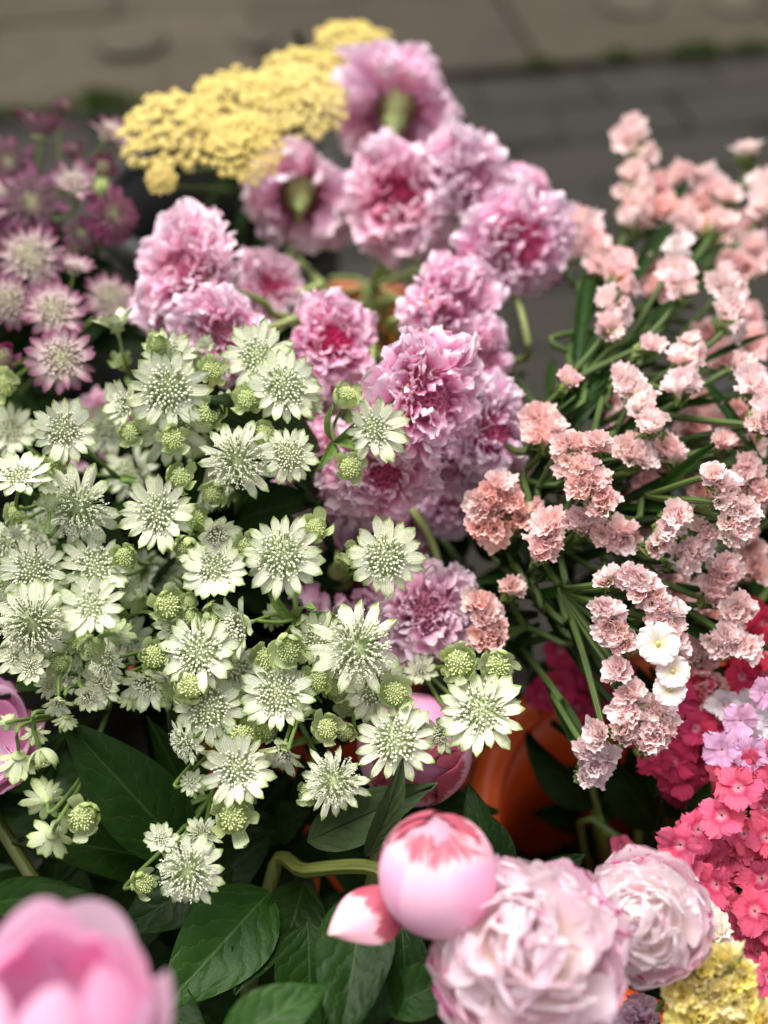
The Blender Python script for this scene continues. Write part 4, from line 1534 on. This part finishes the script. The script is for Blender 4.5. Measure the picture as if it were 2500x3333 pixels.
william('lilac and white sweet william head between crimson and coral ones', [(2410, 2345), (2350, 2440), (2440, 2450), (2500, 2360), (2400, 2420), (2490, 2255), (2470, 2420)], '#E2B4DC', 'C', .02, 130, 'sweet william heads', '#E8E0E6')
william('single pink sweet william tip peeping over the half-open peony', [(2025, 2755), (2050, 2770)], '#E26A8E', 'C', .06, 90)

# ------------------------------------------------------------------ yarrow


def yarrow_mesh(seed, nsub=84):
    r = random.Random(seed)
    V, F, UVs = [], [], []
    for i in range(nsub):
        q = math.sqrt((i + .5) / nsub)
        a = i * 2.39996
        c = Vector((.86 * q * math.cos(a), .86 * q * math.sin(a), .30 * (1 - q * q) + r.uniform(-.10, .05)))
        nm = Vector((c.x * .6, c.y * .6, 1)).normalized()
        x = nm.orthogonal().normalized()
        y = nm.cross(x)
        sr = r.uniform(.07, .115)
        for k in range(15):
            qq = math.sqrt((k + .5) / 15)
            b = k * 2.39996 + i
            p = c + (x * math.cos(b) + y * math.sin(b)) * (sr * qq) + nm * (.05 * (1 - qq * qq) + r.uniform(-.02, .02))
            n2 = (nm + (x * math.cos(b) + y * math.sin(b)) * qq * .8).normalized()
            w = r.uniform(.020, .032)
            u1 = n2.orthogonal().normalized()
            u2 = n2.cross(u1)
            o = len(V)
            V.append(p + n2 * w * .75)
            UVs.append((.5, .1))
            for ring, (rr_, hh) in enumerate(((.45, .55), (1.0, .15), (.55, -.8))):
                for m in range(6):
                    an = m * PI / 3 + k
                    wob = 1 + (.18 if (m % 2 and ring == 1) else 0)
                    V.append(p + (u1 * math.cos(an) + u2 * math.sin(an)) * (w * rr_ * wob) + n2 * (w * hh))
                    UVs.append((m / 6, .25 + ring * .4))
            for m in range(6):
                F.append((o, o + 1 + m, o + 1 + (m + 1) % 6))
                for ring in range(2):
                    s0 = o + 1 + ring * 6
                    F.append((s0 + m, s0 + 6 + m, s0 + 6 + (m + 1) % 6, s0 + (m + 1) % 6))
    return mk('florets', V, F, UVs, (M_YARROW,))


YM = [yarrow_mesh(s) for s in range(3)]
LEAFY = [petal_mesh('leaf', M_LEAF, 1, .22, pf_leaf, R(15), R(-30), .2, .04, 5, 35 + s, 6, 10, 0, .06, .3) for s in range(2)]


def yarrow(label, px, py, dia, tx, ty, dd=0, col='#F0DC84', i=0):
    d = canopy(py, .665) + dd
    P = W(px, py, d)
    n = nrm(P, tx, ty)
    s = dia / FPX * d / 2
    rim, bot = bucket_path('F')
    root = thing('yarrow_head', label, 'yarrow', bot, 'yellow yarrow heads')
    M = frame(P, n, random.uniform(0, 6), s)
    cl = lin(col)
    add('florets', YM[i % 3], root, rel(root, M), (cl[0] ** .4, cl[1] ** .55, cl[2] ** .9, 1), 'stuff')
    hub = P - n * s * .9
    for k in range(9):
        q = .25 + .55 * random.random()
        a = k * 2.39996
        e = M @ Vector((q * math.cos(a), q * math.sin(a), .1 - q * .2))
        stem(root, [hub, hub.lerp(e, .6) - n * .002, e], .0011, .0007, M_STEM_DARK, 'branch', 3)
    stem(root, [hub, hub.lerp(rim, .5), rim, bot], .0018, .0025, M_STEM_DARK)
    for k in range(5):
        p = hub.lerp(rim, random.uniform(.3, .9))
        v = Vector((random.uniform(-1, 1), random.uniform(-1, 1), random.uniform(.2, .9)))
        X = frame(p, v, random.uniform(0, 6.3), random.uniform(.05, .09)) @ Matrix.Rotation(R(-30), 4, 'Y')
        add('leaf', LEAFY[k % 2], root, rel(root, X), (1, 1, 1, 1))


yarrow('highest yellow yarrow dome, set apart behind the topmost scabiosa', 1160, 155, 320, .1, .72, .05, '#F2DC7A', 0)
yarrow('yellow yarrow dome just below the highest one', 985, 245, 310, .0, .68, .02, '#F0DA80', 1)
yarrow('broad yellow yarrow head reaching to the topmost scabiosa', 970, 330, 370, .1, .6, -.01, '#F1E090', 2)
yarrow('yellow yarrow head in the middle of the row of domes', 770, 350, 400, -.1, .62, .0, '#F0DC84', 0)
yarrow('widest yellow yarrow head sloping down towards the purple astrantia', 560, 430, 400, -.15, .62, -.01, '#EFD985', 1)
yarrow('drooping yellow yarrow head beside the blurred scabiosa', 800, 480, 290, .05, .45, -.03, '#F0DA80', 2)
yarrow('small lower yarrow cluster hanging separately under the wide head', 525, 585, 120, -.1, .35, -.02, '#EBD27C', 0)

# ------------------------------------------------------------------ peonies


def shell(name, mat, th0, th1, halfw, lift=0., flare=0., ruf=0., freq=3, seed=0, nu=10, nv=11, elong=1.0, notch=.12, taper=.55):
    """petal wrapped round a unit ball from its foot (th0) towards its top (th1)"""
    r = random.Random(seed)
    p1, p2 = r.uniform(0, 6.3), r.uniform(0, 6.3)
    V, UVs = [], []
    for j in range(nv + 1):
        v = j / nv
        wv = halfw * (math.sin(PI * (.12 + .62 * v)) ** .8) * (1 if v < .8 else 1 - ((v - .8) / .2) ** 2 * taper)
        for i in range(nu + 1):
            u = i / nu * 2 - 1
            ve = v * (1 - notch * u * u)
            th = th0 + (th1 - th0) * ve
            rad = 1 + lift * ve ** 2 + flare * max(0, ve - .55) ** 2 * 4 + ruf * v ** 2 * (math.sin(freq * u * PI + p1) * .6 + math.sin(freq * 2.3 * u + p2 + v * 4) * .4)
            rad += .02 * (1 - abs(u)) * (1 if v > .1 else 0)
            ph = u * wv / max(.35, math.sin(th) ** .8)
            ph = max(-1.5, min(1.5, ph))
            V.append((rad * math.sin(th) * math.cos(ph), rad * math.sin(th) * math.sin(ph), -math.cos(th) * rad * elong))
            UVs.append((u * .5 + .5, v))
    return mk(name, V, grid_faces(nu, nv), UVs, (mat,))


SH_BUD = [shell('petal', M_PEONY_BUD, R(12), R(random.uniform(158, 175)), random.uniform(.8, 1.0), .0, .015, .014, random.uniform(1.2, 2.6), 500 + s, 14, 14, elong=1.02, notch=random.uniform(.1, .25)) for s in range(6)]
SH_OUT = [shell('petal', M_PEONY, R(14), R(random.uniform(88, 118)), random.uniform(.65, .85), .0, random.uniform(.05, .25), .05, 2.2, 520 + s) for s in range(6)]
SH_CUP = [shell('petal', M_PEONY_PLAIN, R(14), R(random.uniform(112, 140)), random.uniform(.85, 1.0), .02, random.uniform(.05, .3), .04, 1.3, 540 + s, 12, 12, elong=1.12, notch=.2, taper=.25) for s in range(5)]
SH_IN = [shell('petal', M_PEONY_PLAIN, R(12), R(random.uniform(135, 158)), random.uniform(.8, 1.0), .0, .12, .06, 1.8, 600 + s, 12, 12, elong=1.05, notch=.2, taper=.25) for s in range(4)]
PP = [petal_mesh('petal', M_PEONY, 1, random.uniform(.9, 1.25), pf_round, R(random.uniform(-5, 25)), R(random.uniform(50, 120)), random.uniform(.1, .6), random.uniform(.03, .065), random.uniform(1.0, 2.0), 560 + s, 9, 9, .15, .02) for s in range(10)]
SEP = [petal_mesh('sepal', M_LEAF_MID, 1, .7, pf_round, R(70), R(0), .3, .03, 2, 580 + s, 6, 6) for s in range(3)]
V, F, UVs = lathe([(.01, -1), (.35, -.93), (.72, -.66), (.93, -.25), (.95, .15), (.8, .55), (.45, .86), (.01, .97)], 24)
CORE = mk('heart', V, F, UVs, (M_PEONY_PLAIN,))
PLEAF = [petal_mesh('leaf', M_LEAF, 1, .40, pf_leaf, R(14), R(-22), .05, .02, 1.7, 45 + s, 8, 14, 0, 0, .22) for s in range(3)]
PLEAF_M = [petal_mesh('leaf', M_LEAF_MID, 1, .40, pf_leaf, R(12), R(-25), .05, .02, 1.7, 48 + s, 8, 14, 0, 0, .22) for s in range(3)]
PLEAF_G = [petal_mesh('leaf', M_LEAF_GREY, 1, .40, pf_leaf, R(12), R(-20), .05, .02, 1.7, 51 + s, 8, 14, 0, 0, .2) for s in range(3)]


def leaf_px(root, a, b, wpx, tx=0., ty=.3, kind=0, name='leaf', roll=0.):
    """a=(px,py,depth) foot, b= tip"""
    A, B_ = W(*a), W(*b)
    x = B_ - A
    L = x.length
    n = nrm((A + B_) / 2, tx, ty)
    x.normalize()
    y = n.cross(x).normalized()
    z = x.cross(y)
    wd = wpx / FPX * (a[2] + b[2]) / 2
    M = Matrix((x, y, z)).transposed().to_4x4() @ Matrix.Rotation(roll, 4, 'X') @ Matrix.Diagonal((L, wd / .40, L, 1))
    M.translation = A
    add(name, random.choice([PLEAF, PLEAF_M, PLEAF_G][kind]), root, rel(root, M), (1, 1, 1, 1))


def lite(h, k=1.0):
    c = lin(h)
    return (c[0] ** .15, c[1] ** (.42 * k), c[2] ** (.36 * k), 1)


def peony_root(name, label, bucket, group):
    rim, bot = bucket_path(bucket)
    return thing(name, label, 'peony', bot, group), rim, bot


def ring_petals(root, parent, meshes, n, M, s0, ds_, col, twist=0., stag=1, va=.04):
    for i in range(n):
        a = 2 * PI * (i + random.uniform(-.15, .15)) / n + twist
        s = s0 + ds_ * (i % 2)
        X = M @ Matrix.Rotation(a, 4, 'Z') @ Matrix.Scale(s, 4)
        add('petal', random.choice(meshes), root, rel(root, X), vary(col, va))


def peony_bud(label, px, py, d, dia, tx, ty, col, bucket='G', n=6, spin=0., path=None):
    root, rim, bot = peony_root('peony_bud', label, bucket, 'peony buds')
    P = W(px, py, d)
    ax = nrm(P, tx, ty)
    s = dia / FPX * d / 2
    M = frame(P, ax, spin, s)
    c = lite(col, 2.2)
    add('heart', CORE, root, rel(root, M), c)
    ring_petals(root, root, SH_BUD, 4, M, .945, .02, c, .5)
    ring_petals(root, root, SH_BUD, n - 2, M, .985, .03, c, .0)
    foot = P - ax * s
    for i in range(5):
        X = M @ Matrix.Rotation(i * 1.2566 + .3, 4, 'Z') @ Matrix.Translation((.12, 0, -1.06)) @ Matrix.Rotation(R(random.uniform(-5, 20)), 4, 'Y') @ Matrix.Scale(random.uniform(.5, .75), 4)
        add('sepal', SEP[i % 3], root, rel(root, X), (1, 1, 1, 1))
    stem(root, path(foot, ax, rim, bot) if path else [foot + ax * s * .1, foot - ax * .03, (foot - ax * .03).lerp(rim, .5), rim, bot], .0034, .0042, M_STEM_RED)
    return root


def peony_bloom(label, px, py, d, dia, tx, ty, col, inner, nout=7, nin=60, bucket='G', spin=0., rin=.75, close=0.):
    root, rim, bot = peony_root('peony_bloom', label, bucket, 'open peony blooms')
    P = W(px, py, d)
    ax = nrm(P, tx, ty)
    s = dia / FPX * d / 2
    M = frame(P, ax, spin, s)
    c, ci = lite(col), lite(inner)
    add('heart', CORE, root, rel(root, M @ Matrix.Scale(.55, 4)), ci)
    ring_petals(root, root, SH_OUT, nout, M, .96, .05, c, .2)
    ring_petals(root, root, SH_OUT, nout - 1, M, .86, .05, c, .7)
    for i in range(nin):
        q = ((i + .5) / nin) ** .8
        phi = R(8 + 92 * q)
        a = i * 2.39996 + random.uniform(-.3, .3)
        o = Vector((math.sin(phi) * .56 * math.cos(a), math.sin(phi) * .56 * math.sin(a), .05 + .5 * math.cos(phi)))
        L = random.uniform(.36, .64) * (rin / .75)
        el = R(90) - phi + R(random.uniform(-38, 26)) - R(16)
        X = M @ Matrix.Translation(o) @ Matrix.Rotation(a + random.uniform(-.5, .5), 4, 'Z') @ Matrix.Rotation(-el, 4, 'Y') @ Matrix.Rotation(R(random.uniform(-45, 45)), 4, 'X') @ Matrix.Diagonal((L, L * random.uniform(.9, 1.4), L, 1))
        add('petal', random.choice(PP), root, rel(root, X), vary(ci, .05))
    foot = P - ax * s * .9
    for i in range(5):
        X = M @ Matrix.Rotation(i * 1.2566 + .3, 4, 'Z') @ Matrix.Translation((.12, 0, -1.0)) @ Matrix.Scale(random.uniform(.5, .7), 4)
        add('sepal', SEP[i % 3], root, rel(root, X), (1, 1, 1, 1))
    stem(root, [foot, foot - ax * .03, (foot - ax * .03).lerp(rim, .5), rim, bot], .0034, .0042, M_STEM_RED)
    return root


bud2 = peony_bud('tight round pink peony bud streaked with dark red, beside a folded petal', 1425, 2845, .505, 390, .03, .86, '#EFBFD2', spin=.5,
                 path=lambda f, ax, rim, bot: [f + ax * .006, W(1330, 2960, .56), W(1230, 2830, .575), W(1000, 2835, .60), W(880, 2880, .63), Vector((-.07, .19, .40)), Vector((-.02, .1, .05))])
# folded petal standing off that bud
A, B_ = W(1275, 2905, .515), W(1065, 3030, .50)
x = (B_ - A)
L = x.length
x.normalize()
n_ = nrm(A, -.2, .4)
y = n_.cross(x).normalized()
M = Matrix((x, y, x.cross(y))).transposed().to_4x4() @ Matrix.Diagonal((L, L, L, 1))
M.translation = A
FOLDP = petal_mesh('petal', M_PEONY_FOLD, 1, .86, lambda v: max(.02, math.sin(PI * (.28 + .72 * v)) ** .8), R(12), R(-25), -.75, .02, 1.2, 5, 8, 9)
lay = FOLDP.uv_layers[0].data
for l_ in lay:
    l_.uv = (l_.uv[0], 1 - l_.uv[1] * .9)
add('petal', FOLDP, bud2, rel(bud2, M), lite('#EFB4C4', 2.1))

bud5 = peony_bud('pink peony bud half hidden behind a green-white astrantia flower', 1350, 2440, .645, 365, .1, -.35, '#E9B4CE', spin=1.2)
bloom3 = peony_bloom('big ruffled blush peony bloom next to the tight round bud', 1720, 3120, .50, 600, -.05, .3, '#F2C6D6', '#F8DAE2', 9, 78, spin=.2)
bloom4 = peony_bloom('half-open white-pink peony ball packed with small petals', 2105, 2985, .535, 400, -.12, .1, '#F3D2DC', '#F9E2E4', 9, 90, 'C', rin=.62, spin=.9)

# the soft, nearest cup-shaped peony
root, rim, bot = peony_root('peony_bloom', 'cup-shaped pink peony with smooth broad petals, out of focus', 'G', 'open peony blooms')
P = W(175, 3365, .37)
ax = nrm(P, .05, .90)
s = 700 / FPX * .37 / 2
M = frame(P, ax, .3, s)
c = lite('#E6C2D8', 1.15)
for k, (n, s0, tw) in enumerate(((5, 1.0, 0), (5, .86, .6), (4, .7, .2))):
    ring_petals(root, root, SH_CUP, n, M, s0, .06, c if k == 0 else (c[0] * .98, c[1] * .9, c[2] * .95, 1), tw, va=.08)
ring_petals(root, root, SH_IN, 6, M, .80, .05, (c[0], c[1] * .8, c[2] * .9, 1), .4, va=.06)
foot = P - ax * s
stem(root, [foot, foot - ax * .02, (foot - ax * .02).lerp(rim, .5), rim, bot], .0034, .0042, M_STEM_RED)
bloom1 = root

root, rim, bot = peony_root('peony_bloom', 'bright pink peony behind hanging astrantia buds, petals curling outward', 'G', 'open peony blooms')
P = W(-70, 2400, .645)
ax = nrm(P, .1, .5)
s = 360 / FPX * .645 / 2
M = frame(P, ax, .3, s)
c = lite('#E39AC8')
for k, (n, s0, tw) in enumerate(((6, 1.0, 0), (5, .86, .6), (4, .7, .2))):
    ring_petals(root, root, SH_CUP if k else SH_OUT[:3], n, M, s0, .06, c, tw)
foot = P - ax * s
stem(root, [foot, foot - ax * .02, (foot - ax * .02).lerp(rim, .5), rim, bot], .0034, .0042, M_STEM_RED)
A, B_ = W(-60, 2570, .62), W(190, 2540, .615)
x = (B_ - A)
L = x.length
x.normalize()
y = nrm(A, 0, .6).cross(x).normalized()
M = Matrix((x, y, x.cross(y))).transposed().to_4x4() @ Matrix.Diagonal((L, L * .6, L, 1))
M.translation = A
add('petal', PP[0], root, rel(root, M), lite('#E39AC8'))
bloom6 = root

# a wilted dark petal under the big bloom
A, B_ = W(1480, 3080, .52), W(1375, 3250, .53)
x = (B_ - A)
L = x.length
x.normalize()
y = nrm(A, -.3, .3).cross(x).normalized()
M = Matrix((x, y, x.cross(y))).transposed().to_4x4() @ Matrix.Diagonal((L, L * 1.0, L, 1))
M.translation = A
o = add('wilted_petal', petal_mesh('wilted_petal', M_SCAB, 1, .9, pf_round, R(20), R(-60), -.5, .06, 1.5, 9, 8, 8), bloom3, rel(bloom3, M), lin('#8E4A58'))
o['label'] = 'wilted brownish red petal'

# leaves of the peonies: foot, tip, width
for rt, a, b, w, tx, ty, k in (
    (bloom6, (620, 2790, .635), (195, 2340, .60), 300, -.25, .25, 1),
    (bloom6, (660, 2760, .66), (500, 2330, .64), 170, .35, .2, 1),
    (bloom6, (640, 2700, .68), (560, 2290, .66), 150, .5, .2, 2),
    (bloom1, (620, 2830, .66), (40, 2720, .62), 260, 0, .5, 0),
    (bloom1, (760, 2830, .62), (360, 3040, .60), 260, -.2, .35, 0),
    (bloom1, (880, 2900, .62), (520, 3300, .57), 330, .2, .3, 1),
    (bloom1, (100, 2840, .66), (-60, 3060, .62), 200, .1, .4, 0),
    (bloom1, (-80, 2960, .64), (330, 2900, .60), 150, 0, .4, 0),
    (bud2, (900, 2920, .63), (770, 3230, .58), 230, .1, .2, 0),
    (bud2, (990, 2870, .63), (900, 3160, .60), 220, .2, .2, 0),
    (bud2, (1000, 2740, .60), (1420, 2550, .58), 190, .1, .1, 2),
    (bud2, (1190, 2790, .58), (1320, 2470, .57), 115, .55, .1, 2),
    (bud2, (1590, 2790, .59), (1520, 2540, .60), 110, -.1, .3, 0),
    (bud2, (1660, 2860, .60), (1530, 2600, .61), 130, .3, .3, 0),
    (bloom3, (1190, 2900, .58), (1110, 3420, .52), 290, -.05, .3, 1),
    (bloom3, (1140, 3060, .575), (1060, 3360, .55), 150, .5, .2, 1),
    (bloom3, (1300, 2980, .57), (1330, 3380, .54), 170, .3, .3, 1),
    (bloom3, (1250, 3290, .55), (1560, 3140, .55), 200, .1, .4, 1),
    (bloom3, (720, 3420, .50), (1070, 3190, .51), 230, -.2, .3, 1),
    (bloom3, (1000, 3000, .60), (1010, 3420, .58), 260, .1, .2, 0),
    (bud5, (1250, 2700, .69), (1000, 2420, .67), 190, .2, .3, 0),
    (bud5, (900, 2700, .68), (1000, 2640, .66), 160, .0, .3, 0),
    (bloom4, (1750, 2900, .63), (1900, 2780, .62), 120, .2, .4, 0),
    (bloom4, (1500, 3100, .60), (1300, 3330, .57), 200, 0, .3, 0),
    (bloom4, (1560, 3200, .58), (1420, 3420, .56), 200, 0, .3, 0),
    (bloom1, (420, 3200, .60), (700, 3420, .56), 220, 0, .3, 0),
    (bloom1, (600, 2960, .65), (900, 2700, .66), 200, 0, .3, 0),
    (bloom1, (700, 3100, .64), (420, 3380, .6), 220, 0, .3, 0),
):
    leaf_px(rt, a, b, w, tx, ty, k)
# extra dark leaves added low down so the gaps between flowers read black
deep = random.Random(11)
roots = [bloom1, bud2, bloom3, bud5, bloom6, bloom4]
for i in range(46):
    px = -120 + (i * 0.618 % 1) * 1560
    py = 2620 + (i / 46) * 760
    d = .69 + deep.uniform(-.03, .06)
    an = deep.uniform(0, 6.3)
    q = deep.uniform(130, 210)
    leaf_px(roots[i % 6], (px, py, d + .02), (px + math.cos(an) * 2 * q, py + math.sin(an) * 2 * q, d), q * 1.15, deep.uniform(-.3, .3), deep.uniform(.1, .5), 0)
for i in range(14):
    px, py = deep.uniform(-150, 260), deep.uniform(2480, 2800)
    d = .72 + deep.uniform(-.02, .05)
    an = deep.uniform(0, 6.3)
    q = deep.uniform(120, 180)
    leaf_px(bloom6, (px, py, d + .02), (px + math.cos(an) * 2 * q, py + math.sin(an) * 2 * q, d), q * 1.15, deep.uniform(-.3, .3), deep.uniform(.1, .5), 0)
for i in range(26):
    px, py = deep.uniform(1430, 1900), deep.uniform(1150, 2250)
    if px > 1650 and py < 1500:
        continue
    d = max(.76, canopy(py, .55)) + deep.uniform(-.01, .05)
    an = deep.uniform(0, 6.3)
    q = deep.uniform(110, 160)
    leaf_px(sp_roots[i % len(sp_roots)], (px, py, d + .02), (px + math.cos(an) * 2 * q, py + math.sin(an) * 2 * q, d), q * 1.0, deep.uniform(-.3, .3), deep.uniform(.1, .5), 0)
for i in range(12):
    px, py = deep.uniform(880, 1300), deep.uniform(2680, 3050)
    d = .675 + deep.uniform(-.01, .03)
    an = deep.uniform(0, 6.3)
    q = deep.uniform(100, 140)
    leaf_px(bud2, (px, py, d + .02), (px + math.cos(an) * 2 * q, py + math.sin(an) * 2 * q, d), q * 1.2, deep.uniform(-.3, .3), deep.uniform(.1, .5), 0)
